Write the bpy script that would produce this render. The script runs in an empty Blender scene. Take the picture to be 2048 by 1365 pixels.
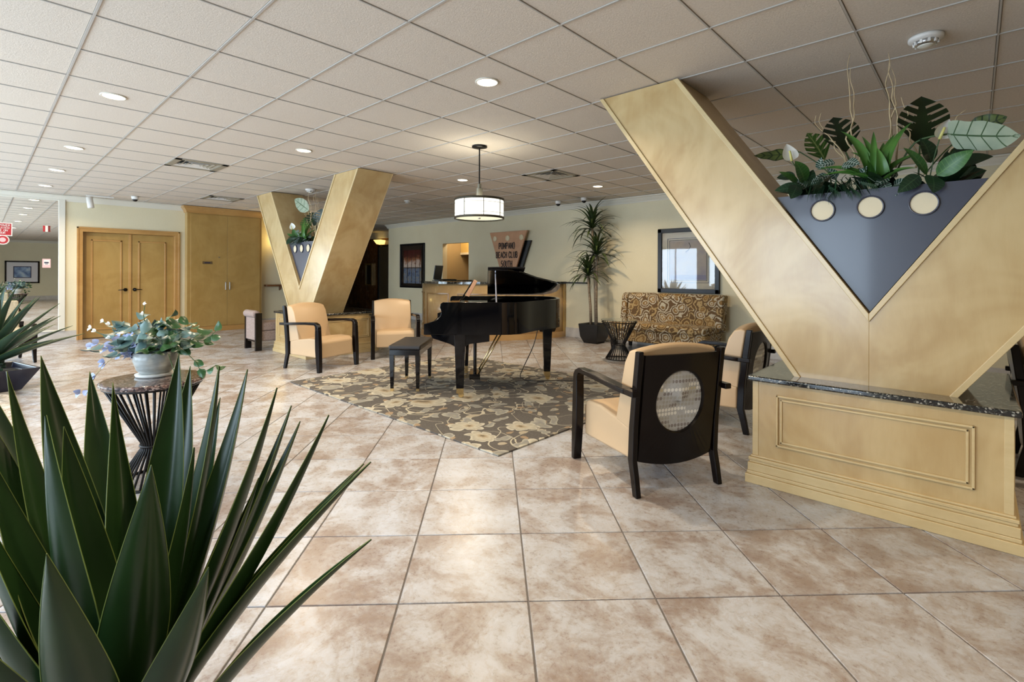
import bpy, math, random
from mathutils import Vector, Matrix
PI = math.pi
C = bpy.context.scene.collection
scene = bpy.context.scene
# ------------------------------------------------------------------ camera, world, lights, exposure
TH = PI/2 - .8198; F = 993.7; CY = 547.35; ROLL = -.0037; EYE = 1.29; CEIL = 2.707
cam = bpy.data.objects.new('camera', bpy.data.cameras.new('camera')); C.objects.link(cam)
cam.data.sensor_fit = 'HORIZONTAL'; cam.data.sensor_width = 36; cam.data.lens = F/2048*36
cam.data.shift_y = (CY-682.5)/2048; cam.data.clip_start = .05
cam.location = (0, 0, EYE)
cam.rotation_euler = (Matrix.Rotation(TH, 3, 'Z') @ Matrix.Rotation(PI/2, 3, 'X') @ Matrix.Rotation(-ROLL, 3, 'Z')).to_euler()
scene.camera = cam
scene.view_settings.view_transform = 'Standard'; scene.view_settings.look = 'None'
scene.view_settings.gamma = 1; scene.view_settings.use_curve_mapping = False
scene.view_settings.exposure = 0.0
w = bpy.data.worlds.new('sky'); scene.world = w; w.use_nodes = True
bgn = w.node_tree.nodes['Background']; bgn.inputs[0].default_value = (.72, .85, 1, 1); bgn.inputs[1].default_value = 1.3

def area(name, loc, rot, sx, sy, power, col, shape='RECTANGLE', spread=PI):
    l = bpy.data.lights.new(name, 'AREA'); l.shape = shape; l.size = sx; l.size_y = sy; l.energy = power; l.color = col; l.spread = spread
    o = bpy.data.objects.new(name, l); C.objects.link(o); o.location = loc; o.rotation_euler = rot
    return o
WIN_Y = -3.2; DAY = (.66, .83, 1.0)
WINS = [(-11.4, 1.9), (-9.1, 1.9), (-6.8, 1.9), (-4.5, 1.9), (-2.2, 1.9)]
for wx, ww in WINS:
    area('window_daylight', (wx, WIN_Y-.08, 1.3), (PI/2, 0, 0), ww, 2.1, 138, DAY)
WARM = (1, .78, .52)
LX, LY = -3.565, -.182; T = .6096
def tc(i, j): return (LX+T*(i+.5), LY+T*(j+.5))
DOWN = [(-3, 1), (-7, 1), (-10, 1), (-13, 1), (1, 4), (-4, 4), (-4, 8), (-2, 11), (2, 1), (6, 1), (10, 1), (8, 8)]

# ------------------------------------------------------------------ helpers
class MB:
    def __init__(s): s.v = []; s.f = []; s.m = []; s.uv = {}
    def add(s, vs, fs, m=0):
        b = len(s.v); s.v += [tuple(v) for v in vs]; s.f += [tuple(b+i for i in f) for f in fs]; s.m += [m]*len(fs); return s
    def box(s, x0, x1, y0, y1, z0, z1, m=0):
        return s.add([(x, y, z) for z in (z0, z1) for y in (y0, y1) for x in (x0, x1)],
                     [(0, 2, 3, 1), (4, 5, 7, 6), (0, 1, 5, 4), (1, 3, 7, 5), (3, 2, 6, 7), (2, 0, 4, 6)], m)
    def obox(s, c, ax, ay, hx, hy, z0, z1, m=0):
        c = Vector((c[0], c[1], 0)); ax = Vector((*ax, 0)); ay = Vector((*ay, 0)); P = []
        for z in (z0, z1):
            for j in (-1, 1):
                for i in (-1, 1): P.append(c+ax*hx*i+ay*hy*j+Vector((0, 0, z)))
        return s.add(P, [(0, 2, 3, 1), (4, 5, 7, 6), (0, 1, 5, 4), (1, 3, 7, 5), (3, 2, 6, 7), (2, 0, 4, 6)], m)
    def prism(s, pts, a, b, axis='z', m=0):
        n = len(pts)
        def mk(p, h): return {'z': (p[0], p[1], h), 'y': (p[0], h, p[1]), 'x': (h, p[0], p[1])}[axis]
        vs = [mk(p, a) for p in pts]+[mk(p, b) for p in pts]
        return s.add(vs, [tuple(range(n))[::-1], tuple(range(n, 2*n))]+[(i, (i+1) % n, n+(i+1) % n, n+i) for i in range(n)], m)
    def lathe(s, prof, c=(0, 0), n=24, m=0, sx=1, sy=1, cap=True):
        vs = [(c[0]+r*sx*math.cos(2*PI*k/n), c[1]+r*sy*math.sin(2*PI*k/n), z) for r, z in prof for k in range(n)]
        fs = [(i*n+k, i*n+(k+1) % n, (i+1)*n+(k+1) % n, (i+1)*n+k) for i in range(len(prof)-1) for k in range(n)]
        if cap: fs += [tuple(range(n))[::-1], tuple(range((len(prof)-1)*n, len(prof)*n))]
        return s.add(vs, fs, m)
    def tube(s, path, r, n=8, m=0, flat=1.0):
        path = [Vector(p) for p in path]; N = len(path); vs = []
        up = Vector((0, 0, 1))
        for i, p in enumerate(path):
            d = (path[min(i+1, N-1)]-path[max(i-1, 0)]).normalized()
            a = d.cross(up)
            if a.length < 1e-3: a = Vector((1, 0, 0))
            a.normalize(); b = a.cross(d).normalized(); rr = r[i] if hasattr(r, '__len__') else r
            if i and (a.dot(pa) < 0): a = -a; b = -b
            pa = a
            vs += [p+(a*math.cos(2*PI*k/n)+b*math.sin(2*PI*k/n)*flat)*rr for k in range(n)]
        fs = [(i*n+k, i*n+(k+1) % n, (i+1)*n+(k+1) % n, (i+1)*n+k) for i in range(N-1) for k in range(n)]
        return s.add(vs, fs+[tuple(range(n))[::-1], tuple(range((N-1)*n, N*n))], m)
    def loft(s, rings, m=0, closed=True, caps=True):
        n = len(rings[0]); vs = [v for r in rings for v in r]; K = n if closed else n-1
        fs = [(i*n+k, i*n+(k+1) % n, (i+1)*n+(k+1) % n, (i+1)*n+k) for i in range(len(rings)-1) for k in range(K)]
        if caps: fs += [tuple(range(n))[::-1], tuple(range((len(rings)-1)*n, len(rings)*n))]
        return s.add(vs, fs, m)
    def mesh(s, name, mats, smooth=False, uv=None):
        me = bpy.data.meshes.new(name); me.from_pydata(s.v, [], s.f); 
        for m in (mats if isinstance(mats, (list, tuple)) else [mats]): me.materials.append(m)
        if any(s.m):
            for p, i in zip(me.polygons, s.m): p.material_index = i
        if smooth:
            me.polygons.foreach_set('use_smooth', [True]*len(me.polygons))
        if uv:
            l = me.uv_layers.new(name='uv')
            for lp in me.loops: l.data[lp.index].uv = uv[lp.vertex_index]
        me.update(); return me
    def fix(s, me):
        import bmesh
        b = bmesh.new(); b.from_mesh(me); bmesh.ops.recalc_face_normals(b, faces=b.faces); b.to_mesh(me); b.free(); return me
    def obj(s, name, mats, parent=None, smooth=False, bevel=0, uv=None, sub=0, loc=None, seg=2):
        me = s.fix(s.mesh(name, mats, smooth or bevel > 0 or sub > 0, uv))
        return link(name, me, parent, bevel, sub, loc, seg, smooth)
def link(name, me, parent=None, bevel=0, sub=0, loc=None, seg=2, smooth=False):
    o = bpy.data.objects.new(name, me); C.objects.link(o)
    if parent: o.parent = parent
    if loc: o.location = loc
    if bevel:
        md = o.modifiers.new('b', 'BEVEL'); md.width = bevel; md.segments = seg; md.limit_method = 'ANGLE'; md.angle_limit = .6; md.harden_normals = True
    if sub:
        md = o.modifiers.new('s', 'SUBSURF'); md.levels = sub; md.render_levels = sub
    return o
def thing(name, label, cat, loc=(0, 0, 0), rz=0, group=None):
    o = bpy.data.objects.new(name, None); C.objects.link(o); o.location = loc; o.rotation_euler = (0, 0, rz); o.empty_display_size = .1
    return tag(o, label, cat, group)
def tag(o, label, cat, group=None):
    o['label'] = label; o['category'] = cat
    if group: o['group'] = group
    return o
def struct(o): o['kind'] = 'structure'; return o
def dup(root, loc, rz, label, group=None):
    r = root.copy(); C.objects.link(r); r.location = loc; r.rotation_euler = (0, 0, rz); r['label'] = label
    if group: r['group'] = group
    for ch in root.children:
        c = ch.copy(); C.objects.link(c); c.parent = r
        for g in ch.children:
            d = g.copy(); C.objects.link(d); d.parent = c
    return r
FW = Vector((-math.sin(TH), math.cos(TH), 0)); RT = Vector((math.cos(TH), math.sin(TH), 0))
def sight(x, y):
    a, b = (x-1024)/F, -(y-CY)/F; c, s = math.cos(ROLL), math.sin(ROLL)
    return FW+RT*(a*c-b*s)+Vector((0, 0, a*s+b*c))
def at_y(x, y, Y): r = sight(x, y); return r*(Y/r.y)+Vector((0, 0, EYE))
def at_x(x, y, X): r = sight(x, y); return r*(X/r.x)+Vector((0, 0, EYE))
def at_d(x, y, d): return sight(x, y)*d+Vector((0, 0, EYE))

# ------------------------------------------------------------------ materials
class S:
    def __init__(s, nt, k): s.nt = nt; s.k = k
    def _m(s, op, *a):
        n = s.nt.nodes.new('ShaderNodeMath'); n.operation = op
        for i, v in enumerate((s,)+a):
            if isinstance(v, S): s.nt.links.new(v.k, n.inputs[i])
            else: n.inputs[i].default_value = v
        return S(s.nt, n.outputs[0])
    def __add__(s, o): return s._m('ADD', o)
    def __sub__(s, o): return s._m('SUBTRACT', o)
    def __mul__(s, o): return s._m('MULTIPLY', o)
    def __truediv__(s, o): return s._m('DIVIDE', o)
    def lt(s, o): return s._m('LESS_THAN', o)
    def gt(s, o): return s._m('GREATER_THAN', o)
    def mx(s, o): return s._m('MAXIMUM', o)
    def mn(s, o): return s._m('MINIMUM', o)
    def sin(s): return s._m('SINE')
    def abs(s): return s._m('ABSOLUTE')
    def fl(s): return s._m('FLOOR')
    def fr(s): return s._m('FRACT')
    def pw(s, o): return s._m('POWER', o)
    def ss(s, a, b):
        n = s.nt.nodes.new('ShaderNodeMapRange'); n.interpolation_type = 'SMOOTHSTEP'
        s.nt.links.new(s.k, n.inputs[0]); n.inputs[1].default_value = a; n.inputs[2].default_value = b; return S(s.nt, n.outputs[0])
class M:
    def __init__(s, name, col=(.8, .8, .8), rough=.5, metal=0, coat=0, spec=.5):
        s.mat = bpy.data.materials.new(name); s.mat.use_nodes = True; s.nt = s.mat.node_tree; s.b = s.nt.nodes['Principled BSDF']
        s.set('Base Color', (*col, 1)); s.set('Roughness', rough); s.set('Metallic', metal); s.set('Coat Weight', coat); s.set('Coat Roughness', .08); s.set('Specular IOR Level', spec)
    def set(s, k, v):
        if isinstance(v, S): s.nt.links.new(v.k, s.b.inputs[k])
        else: s.b.inputs[k].default_value = v
        return s
    def n(s, t): return s.nt.nodes.new('ShaderNode'+t)
    def co(s, kind='Object', scale=(1, 1, 1), rot=(0, 0, 0)):
        k = 'Position' if kind == 'World' else kind
        c = s.n('NewGeometry').outputs['Position'] if kind == 'World' else s.n('TexCoord').outputs[kind]
        m = s.n('Mapping'); s.nt.links.new(c, m.inputs[0]); m.inputs[3].default_value = scale; m.inputs[2].default_value = rot; return S(s.nt, m.outputs[0])
    def xyz(s, v):
        n = s.n('SeparateXYZ'); s.nt.links.new(v.k, n.inputs[0]); return [S(s.nt, n.outputs[i]) for i in range(3)]
    def noise(s, v, sc, det=4, rough=.5, dist=0, out=0):
        n = s.n('TexNoise'); s.nt.links.new(v.k, n.inputs['Vector']); n.inputs['Scale'].default_value = sc; n.inputs['Detail'].default_value = det
        n.inputs['Roughness'].default_value = rough; n.inputs['Distortion'].default_value = dist; return S(s.nt, n.outputs[out])
    def vor(s, v, sc, out='Distance', feat='F1', rnd=1):
        n = s.n('TexVoronoi'); s.nt.links.new(v.k, n.inputs['Vector']); n.inputs['Scale'].default_value = sc; n.feature = feat; n.inputs['Randomness'].default_value = rnd
        return S(s.nt, n.outputs[out]) if isinstance(out, str) else [S(s.nt, n.outputs[o]) for o in out]
    def vmath(s, op, a, b=None):
        n = s.n('VectorMath'); n.operation = op; s.nt.links.new(a.k, n.inputs[0])
        if isinstance(b, S): s.nt.links.new(b.k, n.inputs[1])
        elif b is not None: n.inputs[1].default_value = b
        return S(s.nt, n.outputs[0])
    def ramp(s, f, stops):
        n = s.n('ValToRGB'); s.nt.links.new(f.k, n.inputs[0]); e = n.color_ramp.elements
        while len(e) < len(stops): e.new(.5)
        for k, (p, c) in enumerate(stops): e[k].position = p; e[k].color = (*c, 1)
        return S(s.nt, n.outputs[0])
    def mix(s, f, a, b):
        n = s.n('Mix'); n.data_type = 'RGBA'
        for i, v in ((0, f), (6, a), (7, b)):
            if isinstance(v, S): s.nt.links.new(v.k, n.inputs[i])
            else: n.inputs[i].default_value = v if i == 0 else (*v, 1)
        return S(s.nt, n.outputs[2])
    def bump(s, h, st=.2, d=.01):
        n = s.n('Bump'); s.nt.links.new(h.k, n.inputs['Height']); n.inputs['Strength'].default_value = st; n.inputs['Distance'].default_value = d
        s.nt.links.new(n.outputs[0], s.b.inputs['Normal']); return s
    def emit(s, col, st): s.set('Emission Color', (*col, 1)); s.set('Emission Strength', st); return s

def wood(name, a, b, rough=.3, scale=(1, 1, 5), rot=(0, 0, 0), coat=.35):
    m = M(name, rough=rough, coat=coat); m.set('Coat Roughness', .16); v = m.co('Object', scale, rot)
    n1 = m.noise(m.co('Object'), 1.8, 3, .6, 1.2); n2 = m.noise(v, 9, 5, .6, .4); n3 = m.noise(m.co('Object', (14, 14, 1.2), rot), 12, 3)
    f = n1*.68+n2*.28+n3*.04
    m.set('Base Color', m.ramp(f.ss(.3, .7), [(0, a), (1, b)])); m.set('Roughness', n2*.12+(rough-.05)); return m.mat
MAPLE = wood('maple_veneer', (.425, .28, .11), (.585, .44, .22), .34, (1, 1, .25), coat=.5)
MAPLE_TRIM = wood('maple_solid', (.54, .405, .20), (.63, .495, .265), .32)
AMBER = wood('amber_veneer', (.37, .22, .06), (.46, .295, .095), .32, (1, 1, .3))
AMBER_TRIM = wood('amber_solid', (.42, .22, .065), (.52, .30, .10), .3)
WALNUT = wood('burl_panel', (.08, .028, .008), (.20, .075, .02), .25, (1, 1, .4))
SIGNWOOD = wood('sign_plywood', (.46, .23, .12), (.58, .32, .18), .45)
EBONY = M('ebony_lacquer', (.006, .005, .005), .3, coat=0, spec=.35).mat
ESPRESSO = M('espresso_lacquer', (.005, .003, .003), .2, coat=0, spec=.28).mat
PIANO = M('piano_lacquer', (.003, .003, .004), .05, coat=0, spec=.4).mat
SOUND = wood('soundboard', (.10, .03, .012), (.16, .055, .02), .2)
WHITE = M('white_paint', (.72, .70, .66), .5).mat
TRIMW = M('cream_trim', (.70, .67, .58), .45).mat
BRASS = M('brass', (.80, .62, .32), .22, 1).mat
STEEL = M('steel', (.55, .56, .57), .3, 1).mat
BLACKM = M('black_metal', (.012, .011, .011), .35, .6).mat
BLACKP = M('black_plastic', (.01, .01, .012), .35).mat
MIRROR = M('mirror_silver', (.93, .95, .93), .005, 1).mat
def glassmat():
    m = M('picture_glass', (1, 1, 1), .02); m.set('Transmission Weight', 1.0); m.set('IOR', 1.45); return m.mat
m = M('wall_paint', rough=.7); v = m.co('World'); f = m.noise(v, 2.2, 4)*.5+m.noise(v, 60, 3)*.5
m.set('Base Color', m.ramp(f, [(.3, (.68, .61, .42)), (.7, (.74, .675, .48))])); m.bump(m.noise(v, 220, 4), .25, .003); WALL = m.mat
m = M('ceiling_panel', rough=.85); v = m.co('World'); m.set('Base Color', m.ramp(m.noise(v, 90, 4), [(.3, (.63, .56, .48)), (.7, (.72, .645, .56))])); m.bump(m.noise(v, 130, 5, .7), .55, .006); PANEL = m.mat
GRID = M('ceiling_grid_metal', (.47, .445, .41), .45).mat
m = M('stone_floor', rough=.3)
v = m.co('World'); isl = S(m.nt, m.n('NewGeometry').outputs['Random Per Island']); rnd = S(m.nt, m.n('ObjectInfo').outputs['Random'])
cm = m.n('CombineXYZ'); m.nt.links.new(((isl+rnd)*37.).k, cm.inputs[2]); vv = m.vmath('ADD', v, S(m.nt, cm.outputs[0]))
big = m.noise(vv, 2.6, 8, .66, 1.1); med = m.noise(vv, 7, 6, .68, .4); fine = m.noise(v, 34, 6, .75, .3); vein = (m.noise(vv, 5, 7, .7, 1.6)-.5).abs()
f = (big*.62+med*.33+fine*.22+(rnd-.5)*.05-.085)
col = m.ramp(f.ss(.37, .65), [(0, (.265, .215, .195)), (.33, (.36, .34, .345)), (.6, (.435, .45, .49)), (1, (.50, .54, .62))])
col = m.mix((vein*-26.+1.).mx(0.)*.32, col, (.30, .24, .19)); col = m.mix((fine.ss(.56, .66))*.32, col, (.40, .33, .27))
m.set('Base Color', col); m.set('Roughness', fine*.25+.17); m.bump(fine*.6+med, .18, .004); TILE = m.mat
GROUT = M('grout', (.16, .155, .16), .9).mat
m = M('marble_base', rough=.3); v = m.co('World'); m.set('Base Color', m.ramp(m.noise(v, 3, 6, .7, 1), [(.3, (.46, .42, .38)), (.7, (.60, .58, .55))])); MARBLE = m.mat
m = M('granite', rough=.06, coat=.6); v = m.co('Object'); c1, d1 = m.vor(v, 130, ['Color', 'Distance']); x_, _, _ = m.xyz(c1)
m.set('Base Color', m.ramp(x_, [(.45, (.008, .009, .011)), (.72, (.03, .035, .032)), (.86, (.10, .10, .085)), (.97, (.35, .34, .30))])); GRANITE = m.mat
m = M('rosso_granite', rough=.12, coat=.3); v = m.co('Object'); x_, _, _ = m.xyz(m.vor(v, 90, 'Color')); m.set('Base Color', m.ramp(x_, [(.2, (.02, .015, .02)), (.6, (.12, .07, .06)), (.95, (.35, .28, .26))])); ROSSO = m.mat
m = M('tan_leather', (.57, .41, .25), .42); v = m.co('Object'); m.bump(m.noise(v, 160, 4), .12, .003); LEATHER = m.mat
m = M('mauve_fabric', rough=.9); v = m.co('Object'); m.set('Base Color', m.ramp(m.noise(v, 70, 4), [(.3, (.26, .19, .17)), (.7, (.42, .34, .31))])); MAUVE = m.mat
m = M('cream_nailhead_fabric', rough=.85); v = m.co('Object'); m.set('Base Color', m.ramp(m.noise(v, 50, 4), [(.3, (.36, .31, .22)), (.7, (.50, .45, .34))])); CREAMF = m.mat
# dotted oval fabric: rows of dots in grey, white and gold
m = M('dotted_fabric', rough=.8); v = m.co('Object', (1, 1, 1)); X, Y_, Z_ = m.xyz(v); sc = 1/.0235
u = Y_*sc; r = Z_*sc*.95; cu = u.fr()-.5; cr = r.fr()-.5; dist = (cu*cu+cr*cr).pw(.5); dot = dist.lt(.41)
wn = m.n('TexWhiteNoise'); wn.noise_dimensions = '2D'; cb = m.n('CombineXYZ'); m.nt.links.new((u/2.5).fl().k, cb.inputs[0]); m.nt.links.new(r.fl().k, cb.inputs[1]); m.nt.links.new(cb.outputs[0], wn.inputs['Vector'])
rr = S(m.nt, wn.outputs['Value']); row = (r.fl()/6).fr()
base = m.ramp(m.noise(v, 40, 3), [(.3, (.44, .46, .48)), (.7, (.54, .56, .58))])
dc = m.mix(row.lt(.3), m.mix(rr.gt(.5), (.26, .24, .24), (.42, .42, .40)), m.mix(rr.gt(.45), (.55, .52, .38), (.85, .86, .84)))
m.set('Base Color', m.mix(dot*rr.gt(.18), base, dc)); DOTS = m.mat
# paisley upholstery
m = M('paisley_fabric', rough=.8); v = m.co('Object', (1, 1, 1)); w_ = m.noise(v, 5, 3, .5, 0, 1); v2 = m.vmath('ADD', v, m.vmath('MULTIPLY', w_, (.12, .12, .12)))
d = m.vor(v2, 6.5); th_ = m.noise(v, 22, 2); ring = (((d*27.)+th_*6.).sin()); cell = m.vor(v2, 6.5, 'Color'); cx_, cy_, _ = m.xyz(cell)
base = m.mix(d.ss(.1, .5), (.30, .17, .05), (.11, .06, .02)); pat = m.mix(cy_.gt(.4), (.38, .27, .12), (.46, .42, .32))
m.set('Base Color', m.mix(ring.ss(.0, .5), base, pat)); m.bump(m.noise(v, 200, 3), .2, .002); PAISLEY = m.mat
# flowered rug
def flowers(m, v, sc, rad, petals, sharp=.5, stretch=1, dens=1.0):
    pos, colr = m.vor(v, sc, ['Position', 'Color'], rnd=.75); d = m.vmath('SUBTRACT', v, pos); x, y, z = m.xyz(d); a, b, c = m.xyz(colr)
    th = y._m('ARCTAN2', x)+a*6.28; r = (x*x+y*y).pw(.5)
    edge = ((th*(petals*.5)).sin().abs().pw(sharp)*.38+.62)*(b*.45+.6)*rad+(m.noise(v, 30, 2)-.5)*.02
    if stretch != 1:
        cs, sn = th._m('COSINE'), th.sin(); r = (((r*cs)*(r*cs))+((r*sn*stretch)*(r*sn*stretch))).pw(.5)
    return r.lt(edge)*c.lt(dens), (r/edge), a
m = M('rug_wool', rough=.95); v = m.co('Object'); x, y, z = m.xyz(v); cz = m.n('CombineXYZ'); m.nt.links.new(x.k, cz.inputs[0]); m.nt.links.new(y.k, cz.inputs[1]); v = S(m.nt, cz.outputs[0])
wob = m.vmath('MULTIPLY', m.noise(v, 2.2, 2, .5, 0, 1), (.35, .35, 0)); vw = m.vmath('ADD', v, wob)
vine = ((m.noise(v, 2.1, 1.5, .4, .6)-.5).abs()).lt(.006).mx(((m.noise(m.vmath('ADD', v, (7., 3., 0)), 2.6, 1, .4, .8)-.5).abs()).lt(.005))
bgc = m.ramp(m.noise(v, 60, 3), [(.3, (.075, .068, .062)), (.7, (.115, .105, .095))])
f3, q3, a3 = flowers(m, m.vmath('ADD', vw, (3.3, 1.2, 0)), 4.4, .080, 2, .8, 2.1); f2, q2, a2 = flowers(m, m.vmath('ADD', vw, (1.3, 9.2, 0)), 2.9, .135, 3, .9, 2.0); f1, q1, a1 = flowers(m, vw, 2.0, .20, 7, .55, 1, .75)
col = m.mix(vine, bgc, (.45, .42, .33)); col = m.mix(f3, col, m.mix(a3.gt(.5), (.36, .32, .24), (.30, .22, .14)))
col = m.mix(f2, col, m.ramp(q2, [(.1, (.28, .27, .22)), (.6, (.22, .22, .21)), (.95, (.38, .37, .31))]))
col = m.mix(f1, col, m.ramp(q1, [(.08, (.14, .11, .07)), (.2, (.32, .26, .17)), (.45, (.44, .41, .33)), (.75, (.34, .32, .26)), (.95, (.50, .48, .40))]))
m.set('Base Color', col); m.bump(m.noise(v, 240, 3), .5, .006); RUG = m.mat
m = M('pale_rug_wool', rough=.95); v = m.co('Object'); n_ = m.noise(v, 5, 5, .7, 1.5); m.set('Base Color', m.ramp(n_, [(.42, (.58, .52, .45)), (.5, (.30, .24, .17)), (.54, (.60, .55, .48))])); PALERUG = m.mat
PLANTER = M('slate_blue_lacquer', (.040, .044, .068), .32, coat=.25).mat
CREAMD = M('cream_disc', (.72, .62, .42), .5).mat
SOIL = M('dark_moss', (.02, .022, .012), .95).mat
def leafmat(name, a, b, rough=.4, nsc=14, vein=None, vc=(.5, .6, .4), nv=7, vw=.08, edge=None):
    m = M(name, rough=rough, coat=0, spec=.4); v = m.co('Object'); col = m.ramp(m.noise(v, nsc, 3), [(.3, a), (.7, b)])
    uv = m.co('UV'); U, V_, _ = m.xyz(uv); s_ = (U-.5).abs()
    if vein: col = m.mix(((V_*nv-s_*vein).fr()-.5).abs().lt(vw).mx(s_.lt(.03)), col, vc)
    if edge: col = m.mix(s_.ss(.36, .5)*.7, col, edge)
    m.set('Base Color', col); m.set('Subsurface Weight', 0); return m.mat
AG = leafmat('agave_green', (.007, .024, .006), (.017, .046, .012), .3, 3); AGE = M('agave_margin', (.16, .22, .05), .5).mat
AG2 = leafmat('agave_blue_green', (.016, .045, .032), (.035, .072, .045), .4, 4)
G_MON = leafmat('monstera_green', (.006, .018, .008), (.014, .035, .012), .3, 10); G_MON2 = leafmat('monstera_light', (.03, .08, .015), (.05, .12, .02), .35, 10, 2, (.25, .32, .1), 6, .05)
G_ALOE = leafmat('aloe_green', (.035, .12, .02), (.08, .20, .035), .35, 8)
G_LILY = leafmat('lily_green', (.02, .085, .018), (.05, .15, .03), .35, 10, 1.2, (.09, .2, .05), 9, .05); G_DARK = leafmat('deep_green', (.006, .024, .013), (.016, .05, .022), .32, 10, 1.4, (.04, .09, .04), 8, .05)
G_PALE = leafmat('calathea_underside', (.30, .37, .27), (.40, .46, .34), .5, 10, 1.2, (.06, .11, .05), 5, .045)
G_PALE2 = leafmat('calathea_top', (.05, .08, .02), (.13, .17, .04), .4, 12, 1.3, (.02, .04, .01), 6, .12, (.012, .022, .008))
G_FIT = leafmat('fittonia', (.02, .05, .03), (.03, .07, .045), .4, 10, 1.5, (.40, .46, .40), 6, .12)
G_PALM = leafmat('dracaena_green', (.018, .035, .010), (.05, .075, .02), .4, 6)
G_POT = leafmat('pothos_green', (.02, .07, .03), (.06, .15, .05), .3, 10); G_POTB = leafmat('pothos_bluish', (.07, .14, .13), (.15, .24, .24), .3, 12)
LILAC = M('lilac_petal', (.34, .40, .62), .5).mat; PETAL = M('white_petal', (.80, .80, .74), .5).mat
SPADIX = M('spadix', (.65, .60, .2), .6).mat; TWIG = M('willow_twig', (.55, .42, .24), .7).mat; STEM = M('green_stem', (.05, .10, .03), .5).mat
m = M('trunk_bark', rough=.8); v = m.co('Object', (1, 1, 4)); m.set('Base Color', m.ramp(m.noise(v, 14, 4), [(.3, (.16, .115, .075)), (.7, (.30, .24, .17))])); BARK = m.mat
BLUEPOT = M('indigo_pot', (.010, .011, .026), .3, coat=.3).mat; BLACKPOT = M('black_pot', (.008, .008, .009), .35).mat
m = M('grey_ceramic', rough=.3); v = m.co('Object', (1, 1, 3)); m.set('Base Color', m.ramp(m.noise(v, 12, 4), [(.3, (.30, .30, .27)), (.7, (.45, .47, .46))])); CERAMIC = m.mat
LAMP = M('lamp_glow').emit((1, .86, .60), 9).mat
RED = M('red_sign', (.42, .02, .03), .4).mat; PINK = M('pale_pink', (.75, .45, .45), .5).mat; NAVY = M('navy_print', (.02, .02, .05), .6).mat
CREAMM = M('mat_board', (.62, .56, .44), .7).mat; MATW = M('white_mat', (.72, .70, .72), .6).mat

# ------------------------------------------------------------------ setting
XL, XR, YB, YF = -12.4, 6.5, 8.25, WIN_Y
floor = struct(MB().box(XL-6.2, XR+.2, YF-.2, 10, -.12, -.006).obj('floor', GROUT))
def chamfer_tile(h, t, c=.004):
    b = MB(); i = h-c
    b.add([(-h, -h, -t), (h, -h, -t), (h, h, -t), (-h, h, -t), (-h, -h, -c), (h, -h, -c), (h, h, -c), (-h, h, -c), (-i, -i, 0), (i, -i, 0), (i, i, 0), (-i, i, 0)],
          [(8, 9, 10, 11)]+[(k, (k+1) % 4, 4+(k+1) % 4, 4+k) for k in range(4)]+[(4+k, 4+(k+1) % 4, 8+(k+1) % 4, 8+k) for k in range(4)])
    return b
tile = chamfer_tile(.2505, .008, .002); me = tile.mesh('tile', TILE)
FY = .0379; o0 = RT*-.4969+FW*3.4597
da = RT*math.cos(FY)+FW*math.sin(FY); db = RT*math.sin(FY)-FW*math.cos(FY); ang = math.atan2(da.y, da.x)
spots = []
for i in range(-40, 41):
    for j in range(-40, 41):
        p = o0+da*(.508*(i+.5))+db*(.508*(j+.5))
        if not (XL-6 < p.x < XR+.1 and YF-.1 < p.y < YB+.2) and not (XL-6 < p.x < -12.3 and 6 < p.y < 9.7): continue
        if p.x < XL-.3 and p.y < 5.9: continue
        d = p.dot(FW); X = p.dot(RT); vis = d > .2 and abs(X/d) < 1.12 and F*EYE/d < 900
        spots.append((not vis, d if vis else 99, p))
spots.sort(key=lambda s: s[:2])
rz = Matrix.Rotation(ang, 4, 'Z'); far = MB()
for k, (_, _, p) in enumerate(spots):
    if k < 290:
        o = link('tile', me, floor); o.location = p; o.rotation_euler = (0, 0, ang+(k*7 % 4)*PI/2)
    else: far.add([rz.to_3x3() @ Vector(v)+p for v in tile.v], tile.f)
o = far.obj('tile_field', TILE, floor); o['kind'] = 'stuff'
# ceiling: lay-in panels in a metal grid
ceil = struct(MB().box(XL-6.2, XR+.2, YF-.2, 10, CEIL+.03, CEIL+.12).obj('ceiling', PANEL))
pan = chamfer_tile(.2985, .012, .003); pv = [(x, y, -z) for x, y, z in pan.v]; pb = MB().add(pv, pan.f); pme = pb.fix(pb.mesh('ceiling_panel', PANEL))
VENT = {(-7, 3), (-12, 5), (-2, 9)}
spots = []
for i in range(-25, 17):
    for j in range(-5, 17):
        p = Vector((*tc(i, j), CEIL+.004))
        if (i, j) in VENT or (p.x > XL and p.y > YB+.1) or (p.x < XL-.2 and p.y < 5): continue
        d = p.dot(FW); X = p.dot(RT); vis = d > .2 and abs(X/d) < 1.15 and F*1.417/d < 620
        spots.append((not vis, d if vis else 99, p))
spots.sort(key=lambda s: s[:2]); far = MB()
for k, (_, _, p) in enumerate(spots):
    if k < 290: o = link('ceiling_panel', pme, ceil); o.location = p
    else: far.add([Vector(v)+p for v in pv], pan.f)
o = far.obj('panel_field', PANEL, ceil); o['kind'] = 'stuff'
g = MB()
for i in range(-26, 18):
    x = LX+T*i
    if XL-6 < x < XR: g.box(x-.0045, x+.0045, (YF if x > XL else 5), (YB if x > XL else 9.7), CEIL-.001, CEIL+.03)
for j in range(-5, 17):
    y = LY+T*j
    if YF < y < 9.7: g.box(XL-6 if y > 5.4 else XL, XR if y < YB else XL, y-.006, y+.006, CEIL-.0015, CEIL+.03)
g.obj('ceiling_grid', GRID, ceil)
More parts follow.
